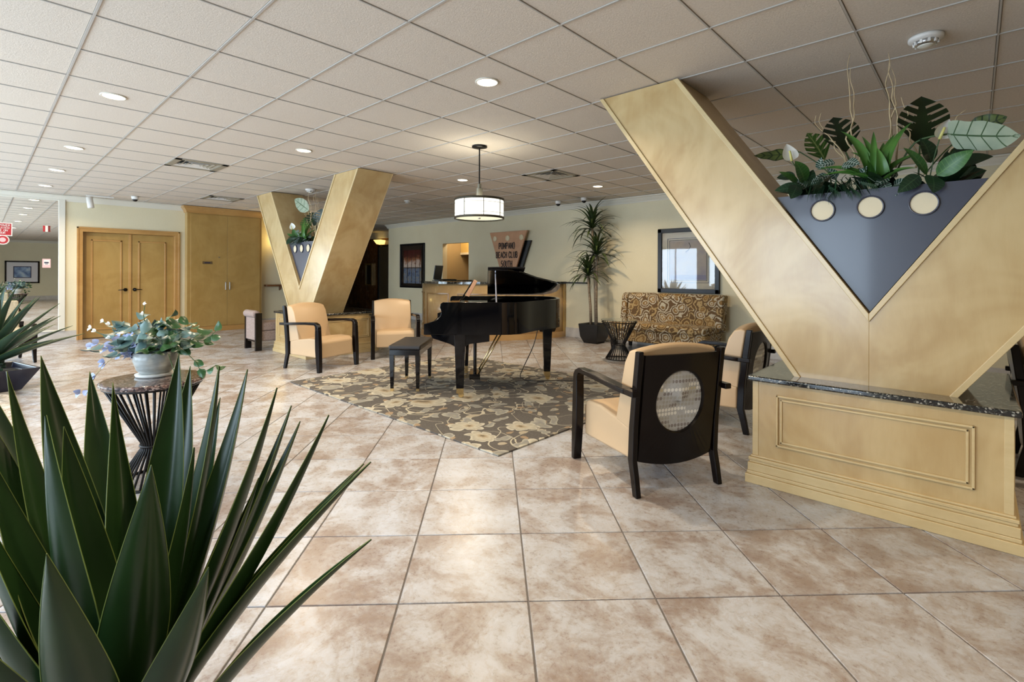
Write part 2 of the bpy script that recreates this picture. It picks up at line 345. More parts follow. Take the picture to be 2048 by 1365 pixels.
# walls
def wall(name, boxes, mat=WALL):
    b = MB()
    for q in boxes: b.box(*q)
    return struct(b.obj(name, mat))
DX0, DX1, DZ = -10.18, -9.17, 2.06
wall_back = wall('wall_back', [(-12.7, DX0, YB, YB+.15, 0, CEIL+.02), (DX1, XR, YB, YB+.15, 0, CEIL+.02), (DX0, DX1, YB, YB+.15, DZ, CEIL+.02), (-12.7, -12.55, YB+.15, 9.6, 0, CEIL+.02)])
D0, D1, DT = 1.33, 2.82, 2.06
wall_left = wall('wall_left', [(XL-.2, XL, YF, D0, 0, CEIL+.02), (XL-.2, XL, D1, 5.9, 0, CEIL+.02), (XL-.2, XL, D0, D1, DT, CEIL+.02), (XL-6, XL-.2, 5.75, 5.9, 0, CEIL+.02)])
wall_right = wall('wall_right', [(XR, XR+.2, YF, YB+.15, 0, CEIL+.02)])
b = MB(); xs = [XL]+[e for wx, ww in WINS for e in (wx-ww/2, wx+ww/2)]+[XR]
for k in range(0, len(xs), 2): b.box(xs[k], xs[k+1], YF-.15, YF, 0, CEIL+.02)
b.box(XL, XR, YF-.15, YF, 0, .22); b.box(XL, XR, YF-.15, YF, 2.38, CEIL+.02); wall_front = struct(b.obj('wall_front', WALL))
for k, (wx, ww) in enumerate(WINS):
    fr = MB(); x0, x1 = wx-ww/2, wx+ww/2
    for q in ((x0, x0+.05, .22, 2.38), (x1-.05, x1, .22, 2.38), (wx-.02, wx+.02, .22, 2.38), (x0, x1, .22, .27), (x0, x1, 2.33, 2.38)): fr.box(q[0], q[1], YF-.07, YF-.01, q[2], q[3])
    struct(fr.obj('window_%d' % (k+1), TRIMW))
# hall beyond with panelled lift wall
hall = struct(MB().box(XL-6, -12.55, 9.6, 9.75, 0, CEIL+.02).obj('wall_hall', WALNUT))
for k in range(6):
    MB().box(XL-5.6+k*.95, XL-4.68+k*.95, 9.575, 9.6, .1, 2.42).obj('wood_panel', WALNUT, hall, bevel=.006)
MB().box(XL-6, -12.7, 9.53, 9.6, 2.5, CEIL).obj('cornice', TRIMW, hall)
struct(MB().box(XL-6.2, XL-6, 5.75, 9.7, 0, CEIL+.02).obj('wall_hall_end', WALL))
# office behind the doorway
struct(MB().box(DX0-.6, DX1+.9, 9.9, 10, 0, CEIL+.02).obj('wall_office', M('office_brown', (.17, .095, .035), .7).mat))
struct(MB().box(DX1+.9, DX1+1, YB+.15, 9.9, 0, CEIL+.02).box(DX0-.7, DX0-.6, YB+.15, 9.9, 0, CEIL+.02).obj('wall_office_side', M('office_tan', (.32, .24, .13), .7).mat))
cab = thing('wall_cabinet', 'yellow lit cabinet high in the office behind the doorway', 'cabinet', (-10.74, 9.4, 1.86))
l = bpy.data.lights.new('office_fill', 'POINT'); l.energy = 45; l.color = (1, .78, .5); l.shadow_soft_size = .2; o = bpy.data.objects.new('office_fill', l); C.objects.link(o); o.location = (-9.9, 8.9, 2.5)  # unseen point light added to brighten the office
MB().box(-.45, 1.0, 0, .45, 0, .75).obj('body', M('lit_yellow_wood', (.62, .45, .16), .5).mat, cab, bevel=.005)
MB().box(-.46, 1.0, -.02, 0, -.04, .02).obj('light_rail', TRIMW, cab)
# crown mouldings (stepped cove) and stone baseboards
def crown(name, runs, mat=TRIMW, h=.105, d=.10):
    b = MB(); prof = [(0, 0), (.012, 0), (.02, .02), (.045, .045), (.075, .08), (.1, .088), (.1, .105), (0, .105)]
    for kind, a, e, pos, sgn in runs:
        pts = [(pos+sgn*p*d/.1, CEIL-.001-h+z*h/.105) for p, z in prof]
        if kind == 'x': b.prism([(q[0], q[1]) for q in pts], a, e, 'x')
        else: b.prism(pts, a, e, 'y')
    return struct(b.obj(name, mat))
crown('trim_1', [('x', -12.75, XR, YB, -1)]); crown('trim_2', [('y', YF, 2.99, XL, 1), ('y', 4.51, 5.9, XL, 1)]); crown('trim_3', [('y', YF, YB, XR, -1)]); crown('trim_4', [('x', XL, XR, YF, 1)])
def base(name, boxes):
    b = MB()
    for q in boxes: b.box(*q)
    r = struct(b.obj(name, MARBLE, bevel=.003)); return r
base('baseboard_back', [(-12.7, -10.0, YB-.012, YB, 0, .19), (-6.2, XR, YB-.012, YB, 0, .19)])
base('baseboard_left', [(XL, XL+.012, YF, 1.25, 0, .19), (XL, XL+.012, 4.5, 5.9, 0, .19)])
base('baseboard_right', [(XR-.012, XR, YF, YB, 0, .19)])
# double door
door = struct(MB().box(XL-.2, XL-.16, D0-.02, D1+.02, 0, DT+.02).obj('door_1', AMBER))
b = MB()
for y0, y1 in ((D0-.075, D0+.005), (D1-.005, D1+.075)): b.box(XL-.19, XL+.022, y0, y1, 0, DT+.075)
b.box(XL-.19, XL+.022, D0, D1, DT-.005, DT+.075); b.obj('casing', AMBER_TRIM, door, bevel=.004)
b = MB()
for y0, y1 in ((D0-.085, D0-.055), (D1+.055, D1+.085)): b.box(XL, XL+.034, y0, y1, 0, DT+.085)
b.box(XL, XL+.034, D0-.085, D1+.085, DT+.055, DT+.085); b.obj('backband', AMBER_TRIM, door, bevel=.004)
mid = (D0+D1)/2
for s in (-1, 1):
    y0, y1 = (D0+.006, mid-.002) if s < 0 else (mid+.002, D1-.006)
    lf = MB().box(XL-.15, XL-.11, y0, y1, .012, DT-.008).obj('door_leaf', AMBER, door, bevel=.002)
    a, e, z0, z1 = y0+.13, y1-.13, .16, DT-.14; mo = MB()
    for q in ((a, a+.028, z0, z1), (e-.028, e, z0, z1), (a, e, z0, z0+.028), (a, e, z1-.028, z1)): mo.box(XL-.11, XL-.095, *q)
    mo.obj('panel_moulding', AMBER_TRIM, lf, bevel=.004)
    h = MB(); hy = mid+s*.075; h.lathe([(.034, 0), (.034, .012), (.018, .02), (.018, .05)], n=16)
    h.v = [(XL-.11+z, hy+x, .935+y) for x, y, z in h.v]; h.tube([(XL-.065, hy, .935), (XL-.06, hy+s*.03, .937), (XL-.062, hy+s*.12, .93)], [.012, .010, .007], 8)
    h.obj('handle', BLACKM, lf, smooth=True)
MB().box(XL-.112, XL-.095, mid-.022, mid+.022, .012, DT-.01).obj('astragal', AMBER_TRIM, door, bevel=.004)

# ------------------------------------------------------------------ V columns with granite topped plinths
VC = -.44; VY0, VY1 = 3.43, 3.96
def make_v():
    t = thing('v_column', 'large pale maple V shaped column on granite topped plinth at right', 'column', (VC, VY0, 0))
    d = VY1-VY0
    for s in (-1, 1):
        MB().prism([(s*.375, .66), (0, .66), (0, 1.07), (s*1.13, CEIL-.006), (s*1.79, CEIL-.006)], 0, d, 'y').obj('column_arm', MAPLE, t, bevel=.002)
    for s in (-1, 1):
        e = MB(); w0 = .036
        for y0, y1 in ((-.012, .0), (d, d+.012)):
            e.prism([(s*.375, .66), (s*(.375-w0), .66), (s*(1.79-w0), CEIL-.008), (s*1.79, CEIL-.008)], y0, y1, 'y')
            e.prism([(0, 1.07), (0, 1.07-w0*1.3), (s*(1.13+w0), CEIL-.008), (s*1.13, CEIL-.008)], y0, y1, 'y')
        e.obj('edge_strip', MAPLE_TRIM, t, bevel=.003)
    # planter trough between the arms
    zt = 1.78; xw = .69*(zt-1.07)-.004
    pl = MB(); pl.prism([(0, 1.08), (xw, zt), (-xw, zt)], .03, .05, 'y'); pl.prism([(0, 1.08), (xw, zt), (-xw, zt)], d-.05, d-.03, 'y')
    pobj = pl.obj('planter_panel', PLANTER, t)
    MB().box(-xw+.05, xw-.05, .055, d-.055, zt-.09, zt-.05).obj('moss', SOIL, t)
    for x in (-.235, 0, .235):
        c = MB(); n = 28; c.lathe([(.058, 0), (.058, .004)], n=n); c.v = [(x+a, .0285-z, zt-.105+b_) for a, b_, z in c.v]; c.obj('inset_disc', CREAMD, pobj)
        c = MB(); vs = []
        for r_, z_ in ((.058, .000), (.066, .000), (.066, .012), (.058, .012)): vs.append([(x+r_*math.cos(2*PI*k/n), .030-z_, zt-.105+r_*math.sin(2*PI*k/n)) for k in range(n)])
        c.loft(vs+[vs[0]], caps=False); c.obj('disc_ring', PLANTER, pobj, smooth=True)
    # plinth
    X0, X1, Y0, Y1 = -.57, .57, -.14, 1.02
    body = MB().box(X0, X1, Y0, Y1, .02, .63).obj('plinth_body', MAPLE, t, bevel=.002)
    b = MB()
    for z0, z1, p in ((0, .055, .038), (.055, .075, .030), (.075, .125, .026), (.125, .14, .018), (.14, .158, .022), (.158, .17, .012)): b.box(X0-p, X1+p, Y0-p, Y1+p, z0, z1)
    b.obj('plinth_moulding', MAPLE_TRIM, t, bevel=.004)
    b = MB()
    for x in (X0, X1-.03): 
        for y in (Y0-.004, Y1-.026): b.box(x-(.004 if x < 0 else 0), x+.03+(.004 if x > 0 else 0), y, y+.03, .17, .63)
    b.obj('corner_post', MAPLE_TRIM, t, bevel=.002)
    def frame(b, u0, u1, z0, z1, fn, wd=.012):
        for o_, h in ((0, .012), (.022, .008)):
            for q in ((u0+o_, u0+o_+wd, z0+o_, z1-o_), (u1-o_-wd, u1-o_, z0+o_, z1-o_), (u0+o_, u1-o_, z0+o_, z0+o_+wd), (u0+o_, u1-o_, z1-o_-wd, z1-o_)): fn(b, q, h)
    b = MB(); frame(b, X0+.13, X1-.13, .25, .56, lambda b, q, h: b.box(q[0], q[1], Y0-h, Y0, q[2], q[3])); b.obj('panel_moulding', MAPLE_TRIM, body, bevel=.003)
    for sx in (X0, X1):
        b = MB(); frame(b, Y0+.13, Y1-.13, .25, .56, lambda b, q, h: b.box(min(sx, sx+h*math.copysign(1, sx)), max(sx, sx+h*math.copysign(1, sx)), q[0], q[1], q[2], q[3])); b.obj('panel_moulding', MAPLE_TRIM, body, bevel=.003)
    MB().box(X0-.03, X1+.03, Y0-.03, Y1+.03, .63, .663).obj('granite_top', GRANITE, t, bevel=.010, seg=3)
    return t
v1 = make_v()
v2 = dup(v1, (VC-7.41, VY0+.04, 0), 0, 'smaller looking maple V shaped column between closet and piano')

# ------------------------------------------------------------------ tall closet, mirror, signs, shelf, sconce
t = thing('tall_closet', 'amber wood built-in closet with crown and two flush doors', 'closet', (XL, 3.0, 0))
MB().box(0, .18, 0, 1.5, 0, 2.6).obj('carcass', AMBER, t)
MB().box(0, .20, -.012, 1.512, 0, .11).obj('kick_board', AMBER_TRIM, t, bevel=.003)
b = MB(); prof = [(0, 2.56), (.02, 2.565), (.03, 2.60), (.07, 2.65), (.09, 2.66), (.09, 2.70), (0, 2.70)]
rings = []
for p, z in prof: rings.append([(0, -p, z), (.18+p, -p, z), (.18+p, 1.5+p, z), (0, 1.5+p, z)])
b.loft(rings); b.obj('crown_moulding', AMBER_TRIM, t)
for y0, y1, hy in ((.06, .768, .73), (.772, 1.46, .81)):
    df = MB().box(.18, .195, y0, y1, .12, 2.54).obj('closet_door', AMBER, t, bevel=.002)
    MB().tube([(.197, hy, .91), (.225, hy, .91), (.225, hy, 1.07), (.197, hy, 1.07)], .008, 8).obj('pull_handle', STEEL, df)
MB().box(.195, .199, .28, .47, 1.47, 1.53).box(.199, .2, .32, .43, 1.49, 1.51, 1).obj('name_plate', [M('bronze_plate', (.25, .17, .08), .35, .6).mat, NAVY], t)
MB().lathe([(.012, 0), (.012, .01)], n=12).obj('lock', STEEL, t, loc=(.2, .6, 1.62)).rotation_euler = (0, PI/2, 0)
t = thing('wall_mirror', 'floor to ceiling wall mirror in a white frame left of the double door', 'mirror', (XL, 0, 0))
MB().box(.004, .012, -3.0, 1.0, .215, 2.62).obj('glass', MIRROR, t)
MB().box(.0, .035, .99, 1.085, .19, 2.68).box(.0, .035, -3.05, 1.0, .19, .215).box(0, .035, -3.05, 1.0, 2.61, 2.68).obj('frame', TRIMW, t, bevel=.006)
def glyphs(lines, name, mat, parent, origin, ux, uz, n, h, gap, thick=.17, serif=True, depth=.003, lsp=1.35, xs=1):
    if len(lines) > 1:
        for i, tx in enumerate(lines): glyphs([tx], name, mat, parent, Vector(origin)-Vector(uz)*i*h*lsp, ux, uz, n, h, gap, thick, serif, depth, lsp, xs)
        return
    G = {'P': ['V0', 'V.55:.5:1', 'H1', 'H.5'], 'O': ['V0:.12:.88', 'V.62:.12:.88', 'H1:.1:.6', 'H0:.1:.6'], 'M': ['V0', 'V.75', 'D0,1,.37,.3', 'D.37,.3,.75,1'], 'A': ['D0,0,.33,1', 'D.33,1,.66,0', 'H.35:.12:.55'],
         'N': ['V0', 'V.65', 'D0,1,.65,0'], 'B': ['V0', 'V.55:.08:.45', 'V.5:.55:.92', 'H1:0:.5', 'H.5:0:.5', 'H0:0:.55'], 'E': ['V0', 'H1', 'H.5:0:.4', 'H0'], 'C': ['V0:.1:.9', 'H1:.08:.55', 'H0:.08:.55', 'V.55:.72:.95', 'V.55:.05:.25'],
         'H': ['V0', 'V.62', 'H.5:0:.62'], 'L': ['V0', 'H0'], 'U': ['V0:.1:1', 'V.6:.1:1', 'H0:.08:.55'], 'S': ['V0:.55:.92', 'V.52:.08:.48', 'H1:.05:.52', 'H.52:.05:.5', 'H0:.0:.5'], 'T': ['V.3', 'H1:0:.65'],
         'R': ['V0', 'V.52:.5:1', 'H1', 'H.5', 'D.25,.5,.6,0'], 'D': ['V0', 'V.58:.1:.9', 'H1:0:.52', 'H0:0:.52'], 'W': ['D0,1,.2,0', 'D.2,0,.38,.7', 'D.38,.7,.55,0', 'D.55,0,.75,1'], 'F': ['V0', 'H1', 'H.5:0:.4'], 'I': ['V.2'], '1': ['V.25'], '0': ['V0:.1:.9', 'V.5:.1:.9', 'H1:.1:.5', 'H0:.1:.5']}
    W = {'M': .98, 'W': .98, 'I': .5, ' ': .45, '1': .5}
    b = MB(); U = Vector(ux); Zv = Vector(uz); Nn = Vector(n); O = Vector(origin)
    def quad(p, q, w_):
        p = Vector((*p, 0)); q = Vector((*q, 0)); d = (q-p).normalized(); s = Vector((-d.y, d.x, 0))*w_/2
        c = [p+s, p-s, q-s, q+s]; L = []
        for dd in (0, depth):
            for k in c: L.append(O+U*k.x*xs+Zv*k.y+Nn*dd)
        b.add(L, [(0, 1, 2, 3), (7, 6, 5, 4), (0, 4, 5, 1), (1, 5, 6, 2), (2, 6, 7, 3), (3, 7, 4, 0)])
    for li, tx in enumerate(lines):
        tot = sum(W.get(c, .82)+gap for c in tx)-gap; x = -tot/2*h; y = -li*h*lsp
        for c in tx:
            for st in G.get(c, []):
                p = st[1:]
                if st[0] == 'D': q = [float(a) for a in p.split(',')]; quad((x+q[0]*h, y+q[1]*h), (x+q[2]*h, y+q[3]*h), h*thick*.8)
                else:
                    q = [float(a) for a in p.split(':')]; a0, a1 = (q[1], q[2]) if len(q) > 1 else ((0, 1) if st[0] == 'V' else (0, .58))
                    if st[0] == 'V':
                        quad((x+q[0]*h, y+a0*h), (x+q[0]*h, y+a1*h), h*thick)
                        if serif:
                            for zz in (a0, a1):
                                if zz in (0, 1): quad((x+(q[0]-.15)*h, y+zz*h), (x+(q[0]+.15)*h, y+zz*h), h*.08)
                    else: quad((x+a0*h, y+q[0]*h), (x+a1*h, y+q[0]*h), h*thick*.85)
            x += (W.get(c, .82)+gap)*h
    return b.obj(name, mat, parent)
t = thing('warning_sign', 'red sign with four lines of white capitals on the mirror, left edge', 'sign', (XL+.014, .22, 2.03))
MB().box(0, .004, -.17, .17, -.115, .115).obj('border', WHITE, t, bevel=.002); MB().box(.004, .006, -.155, .155, -.10, .10).obj('plate', RED, t)
glyphs(['FENCE POWER', 'ICE LOCATED', 'HANDLE ON', 'R FLOOR'], 'lettering', WHITE, t, (.0065, 0, .055), (0, 1, 0), (0, 0, 1), (1, 0, 0), .031, .05, .2, False, .001, 1.45)
t = thing('alarm_sounder', 'round red and pink sounder disc below the warning sign', 'alarm', (XL+.014, .27, 1.845))
for nm, r0, z, mt in (('rim', .085, .006, WHITE), ('body', .068, .014, RED), ('lens', .04, .02, PINK)):
    o = MB().lathe([(r0, 0), (r0, z)], n=28, sy=1).obj(nm, mt, t); o.rotation_euler = (0, PI/2, 0)
t = thing('striped_sticker', 'small red, white and dark red striped square on the mirror, upper right', 'sticker', (XL+.014, .83, 2.075))
for y0, y1, mt in ((-.05, -.018, RED), (-.018, .018, WHITE), (.018, .05, M('deep_red', (.16, .01, .01), .5).mat)): MB().box(0, .003, y0, y1, -.055, .055).obj('stripe', mt, t)
t = thing('pink_notice', 'small pink and white printed notice beside the reflected picture', 'sign', (XL+.014, .83, 1.445))
MB().box(0, .003, -.055, .055, -.08, .08).obj('paper', PINK, t); MB().box(.003, .004, -.035, .04, -.03, .06).obj('white_field', WHITE, t); MB().box(.004, .005, -.03, .03, .0, .025).box(.004, .005, -.02, .02, -.02, -.01).obj('print', NAVY, t)
t = thing('hall_shelf', 'narrow dark wooden wall shelf left of the smaller V column', 'shelf', (XL, 4.62, .96))
MB().box(0, .18, 0, .75, 0, .045).obj('board', WALNUT, t, bevel=.004)
for y in (.36, .68): MB().prism([(0, 0), (.14, 0), (0, -.10)], y-.012, y+.012, 'y').obj('bracket', WALNUT, t)
t = thing('wall_sconce', 'glowing amber glass wall sconce beside the smaller V column', 'lamp', (XL, 4.98, 1.80))
MB().lathe([(.02, -.14), (.045, -.10), (.05, -.02), (.02, .0)], (.05, 0), 16).obj('bracket', BLACKM, t, smooth=True)
MB().lathe([(.03, 0), (.085, .06), (.10, .14), (.095, .20), (.085, .20)], (.11, 0), 20).obj('shade', M('amber_glass').emit((1, .66, .16), 5).mat, t, smooth=True)
l = bpy.data.lights.new('sconce_light', 'POINT'); l.energy = 9; l.color = (1, .72, .25); l.shadow_soft_size = .06; o = bpy.data.objects.new('sconce_light', l); C.objects.link(o); o.location = (XL+.2, 4.98, 2.08)
# hall: lift door, call station, lamp
t = thing('lift_door', 'brushed steel lift door in the panelled hall', 'door', (-14.78, 9.57, 0)); MB().box(-.5, .9, -.03, 0, 0, 2.2).obj('door_panel', STEEL, t); MB().box(-.56, -.5, -.05, 0, 0, 2.26).box(-.56, .9, -.05, 0, 2.2, 2.26).obj('jamb', BLACKM, t); MB().box(.16, .30, -.05, -.03, 1.32, 1.44).obj('button_plate', BLACKP, t)
t = thing('glass_display_case', 'tall narrow brass framed glass case on the panelled hall wall', 'case', (-15.9, 9.57, .87)); MB().box(-.2, .2, -.05, 0, 0, .74).obj('backing', BLACKP, t); MB().box(-.22, -.19, -.08, 0, -.02, .76).box(.17, .22, -.08, 0, -.02, .76).box(-.2, .2, -.08, 0, .70, .76).box(-.2, .2, -.08, 0, -.02, .01).obj('frame', BRASS, t)
t = thing('hall_sconce', 'gold glowing lamp high on the panelled hall wall', 'lamp', (-15.1, 9.57, 2.28)); MB().loft([[(-.16, -.01, 0), (.14, -.01, 0), (.14, -.15, .02), (-.16, -.15, .02)], [(-.24, -.01, .14), (.2, -.01, .14), (.2, -.22, .16), (-.24, -.22, .16)]]).obj('shade', M('gold_glass').emit((1, .68, .2), 1.6).mat, t); MB().box(-.05, .05, -.06, 0, -.08, 0).obj('bracket', BRASS, t)

# ------------------------------------------------------------------ pictures
def picture(name, label, x0, x1, z0, z1, fw, mats, build, cat='picture'):
    t = thing(name, label, cat, ((x0+x1)/2, YB, (z0+z1)/2)); W, H = (x1-x0)/2, (z1-z0)/2
    b = MB()
    for q in ((-W, -W+fw, -H, H), (W-fw, W, -H, H), (-W, W, -H, -H+fw), (-W, W, H-fw, H)): b.box(q[0], q[1], -.045, 0, q[2], q[3])
    b.obj('frame', mats[0], t, bevel=.008); b = MB().box(-W+fw*.8, W-fw*.8, -.012, -.002, -H+fw*.8, H-fw*.8).obj('mat_board', mats[1], t); build(t, W-fw, H-fw); return t
m = M('stained_print', rough=.4); v = m.co('Object'); X, Y_, Z_ = m.xyz(v); n1 = m.noise(v, 9, 5, .6, .8); n2 = m.noise(v, 22, 4)
up = m.ramp((Z_*1.7+n1*.9), [(.25, (.75, .62, .50)), (.52, (.80, .66, .55)), (.72, (.45, .18, .08)), (.9, (.10, .02, .02))]); dn = m.ramp(n1*.7+n2*.3, [(.35, (.05, .09, .22)), (.5, (.25, .32, .42)), (.6, (.45, .35, .22)), (.7, (.12, .22, .25))])
col = m.mix(Z_.gt(-.06), dn, up); tr = (((X*5.2+n1*.25).fr()-.5).abs()).gt(.44); col = m.mix(tr.mx((Z_+.06).abs().lt(.012)), col, (.05, .015, .01)); m.set('Base Color', col); m.set('Roughness', .25); ART1 = m.mat
def art1(t, W, H): MB().box(-W+.09, W-.10, -.02, -.012, -H+.06, H-.12).obj('print', ART1, t); MB().box(-W, W, -.026, -.022, -H, H).obj('glazing', glassmat(), t)
picture('picture', 'dark framed print of russet and blue tree trunks left of the doorway', -12.06, -10.93, .88, 2.115, .06, (EBONY, M('umber_mat', (.022, .012, .008), .5).mat), art1)
m = M('garden_print', rough=.5); v = m.co('Object'); X, Y_, Z_ = m.xyz(v); n1 = m.noise(v, 5, 5)
m.set('Base Color', m.mix(Z_.lt(-.25), m.ramp(n1+Z_*.3, [(.3, (.30, .26, .30)), (.6, (.44, .36, .30)), (.8, (.40, .30, .24))]), (.20, .19, .32))); ART2 = m.mat
def art2(t, W, H):
    b = MB()
    for o_ in (.10, .135):
        for q in ((-W+o_, -W+o_+.008, -H+o_, H-o_), (W-o_-.008, W-o_, -H+o_, H-o_), (-W+o_, W-o_, -H+o_, -H+o_+.008), (-W+o_, W-o_, H-o_-.008, H-o_)): b.box(q[0], q[1], -.018, -.012, q[2], q[3])
    b.obj('fillet_lines', NAVY, t); MB().box(-W+.15, W-.15, -.016, -.012, -H+.15, H-.15).obj('print', ART2, t)
    MB().tube([(.02, -.018, .30), (.05, -.018, .24), (.02, -.018, .18), (-.04, -.018, .14)], .006, 6).obj('hook_shape', NAVY, t); MB().box(-W, W, -.026, -.022, -H, H).obj('glazing', glassmat(), t)
picture('picture', 'large black framed print with cream mat hanging above the patterned settee', -4.13, -3.05, .965, 2.085, .075, (EBONY, CREAMM), art2)
t = thing('picture', 'dark framed blue seascape with wide white mat seen in the mirror', 'picture', (XR, 1.305, 1.27))
b = MB()
for q in ((-.56, -.50, -.5, .5), (.50, .56, -.5, .5), (-.56, .56, -.5, -.44), (-.56, .56, .44, .5)): b.box(-.04, 0, q[0], q[1], q[2], q[3])
b.obj('frame', ESPRESSO, t); MB().box(-.02, 0, -.51, .51, -.45, .45).obj('mat_board', MATW, t); MB().box(-.024, -.02, -.29, .29, -.26, .26).obj('inner_line', NAVY, t)
m = M('seascape_print', rough=.6); m.set('Base Color', m.ramp(m.noise(m.co('Object'), 5, 4), [(.35, (.10, .16, .32)), (.5, (.25, .36, .55)), (.65, (.45, .55, .65))])); MB().box(-.028, -.024, -.26, .26, -.23, .23).obj('print', m.mat, t)

# ------------------------------------------------------------------ reception desk, sign
t = thing('reception_desk', 'curved maple reception desk with dark granite counter against back wall', 'desk', (-7.85, YB, 0))
def arc(a, b_, n=48, t0=0, t1=PI): return [(a*math.cos(t0+(t1-t0)*k/n), -b_*math.sin(t0+(t1-t0)*k/n)) for k in range(n+1)]
DA, DB_ = 1.65, 2.05
def shell(a0, b0, a1, b1, z0, z1, t0=0, t1=PI, n=48):
    P, Q = arc(a0, b0, n, t0, t1), arc(a1, b1, n, t0, t1); rings = [[(*p, z0), (*p, z1), (*q, z1), (*q, z0)] for p, q in zip(P, Q)]
    return MB().loft(rings)
dmat = wood('desk_veneer', (.48, .31, .14), (.60, .42, .21), .25, (1, 1, .3), coat=.5)
o = shell(DA, DB_, DA-.05, DB_-.05, .0, 1.08); body = o.obj('desk_front', dmat, t, smooth=False)
for p in body.data.polygons: p.use_smooth = abs(p.normal.z) < .5
shell(DA+.03, DB_+.03, DA-.01, DB_-.01, 0, .11).obj('plinth', wood('desk_plinth', (.42, .24, .09), (.52, .32, .13), .3), t)
shell(DA+.035, DB_+.035, DA-.45, DB_-.45, 1.08, 1.125).obj('countertop', GRANITE, t)
for k in range(5):
    a0, a1 = .30+k*.53, .30+k*.53+.42; b = MB()
    for q in ((a0, a0+.014, .2, .9), (a1-.014, a1, .2, .9), (a0, a1, .2, .222), (a0, a1, .878, .9)):
        s_ = shell(DA+.012, DB_+.012, DA-.002, DB_-.002, q[2], q[3], q[0], q[1], 10); b.add(s_.v, s_.f)
    b.obj('panel_moulding', wood('desk_trim_%d' % k, (.30, .17, .06), (.40, .24, .09), .3) if k == 0 else bpy.data.materials['desk_trim_0'], t)
MB().box(DA-.12, DA+.03, -.06, 0, 0, 1.08).obj('end_post', AMBER, t, bevel=.004)
t = thing('wall_counter', 'thin black ledge running on from the reception desk along the wall', 'shelf', (-6.19, YB, 1.09)); MB().box(0, .55, -.06, 0, 0, .03).obj('ledge', BLACKP, t)
t = thing('computer_monitor', 'black monitor seen edge on at the left end of reception desk', 'monitor', (-8.94, 7.10, 1.125), .45); MB().prism([(-.02, .03), (.0, .03), (.05, .34), (.03, .34)], -.2, .2, 'y').obj('screen', BLACKP, t, bevel=.004); MB().box(-.09, .09, -.1, .1, 0, .012).obj('foot', BLACKP, t, bevel=.003)
t = thing('keyboard_tray', 'flat black keyboard beside the monitor on reception desk', 'keyboard', (-9.17, 7.52, 1.125), 1.25); MB().box(-.25, .25, -.09, .09, 0, .022).obj('housing', BLACKP, t, bevel=.004)
k_ = MB()
for i in range(12):
    for j in range(4): k_.box(-.235+i*.039, -.202+i*.039, -.075+j*.038, -.045+j*.038, .022, .028)
k_.obj('keys', ESPRESSO, t)
t = thing('desk_phone', 'small black upright device on reception desk in front of sign', 'phone', at_y(1031, 563, 7.4).to_tuple()[:2]+(1.125,)); MB().box(-.05, .05, -.02, .02, 0, .13).obj('body', BLACKP, t, bevel=.006); MB().box(-.07, .07, -.05, .05, 0, .02).obj('base', BLACKP, t, bevel=.004)
t = thing('club_sign', 'wooden wedge shaped club name sign with three discs above reception', 'sign', (-7.70, YB, 2.235))
MB().prism([(-.575, 0), (.575, 0), (.19, -.98), (-.19, -.98)], -.15, -.11, 'y').obj('face_board', SIGNWOOD, t, bevel=.004)
MB().prism([(-.52, -.22), (.62, -.22), (.30, -1.0), (-.14, -1.0)], -.07, -.03, 'y').obj('shadow_board', EBONY, t)  # black backing drawn as the sign's offset shadow
MB().box(-.1, .1, -.11, 0, -.5, -.4).obj('standoff', EBONY, t)
for x in (-.40, 0, .42):
    o = MB().lathe([(.062, 0), (.058, .012), (.045, .012), (.045, .004)], n=24).obj('disc', CREAMD, t, loc=(x, -.15, -.15)); o.rotation_euler = (PI/2, 0, 0)
glyphs(['POMPANO', 'BEACH CLUB', 'SOUTH'], 'lettering', M('letter_brown', (.03, .008, .004), .5).mat, t, (-.02, -.15, -.385), (1, 0, 0), (0, 0, 1), (0, -1, 0), .125, .12, .26, True, .008, 1.62, .60)

# ------------------------------------------------------------------ rugs
t = tag(MB().box(-1.715, 1.715, -1.33, 1.33, 0, .012).obj('rug', RUG, bevel=.004), 'grey brown rug with cream flowers under the grand piano', 'rug'); t.location = (-4.165, 3.82, .001)
t = tag(MB().box(-2.5, 2.5, -1.4, 1.4, 0, .012).obj('rug', PALERUG, bevel=.004), 'pale cream patterned rug at far left edge under the square pot', 'rug'); t.location = (-6.8, -1.14, .001)

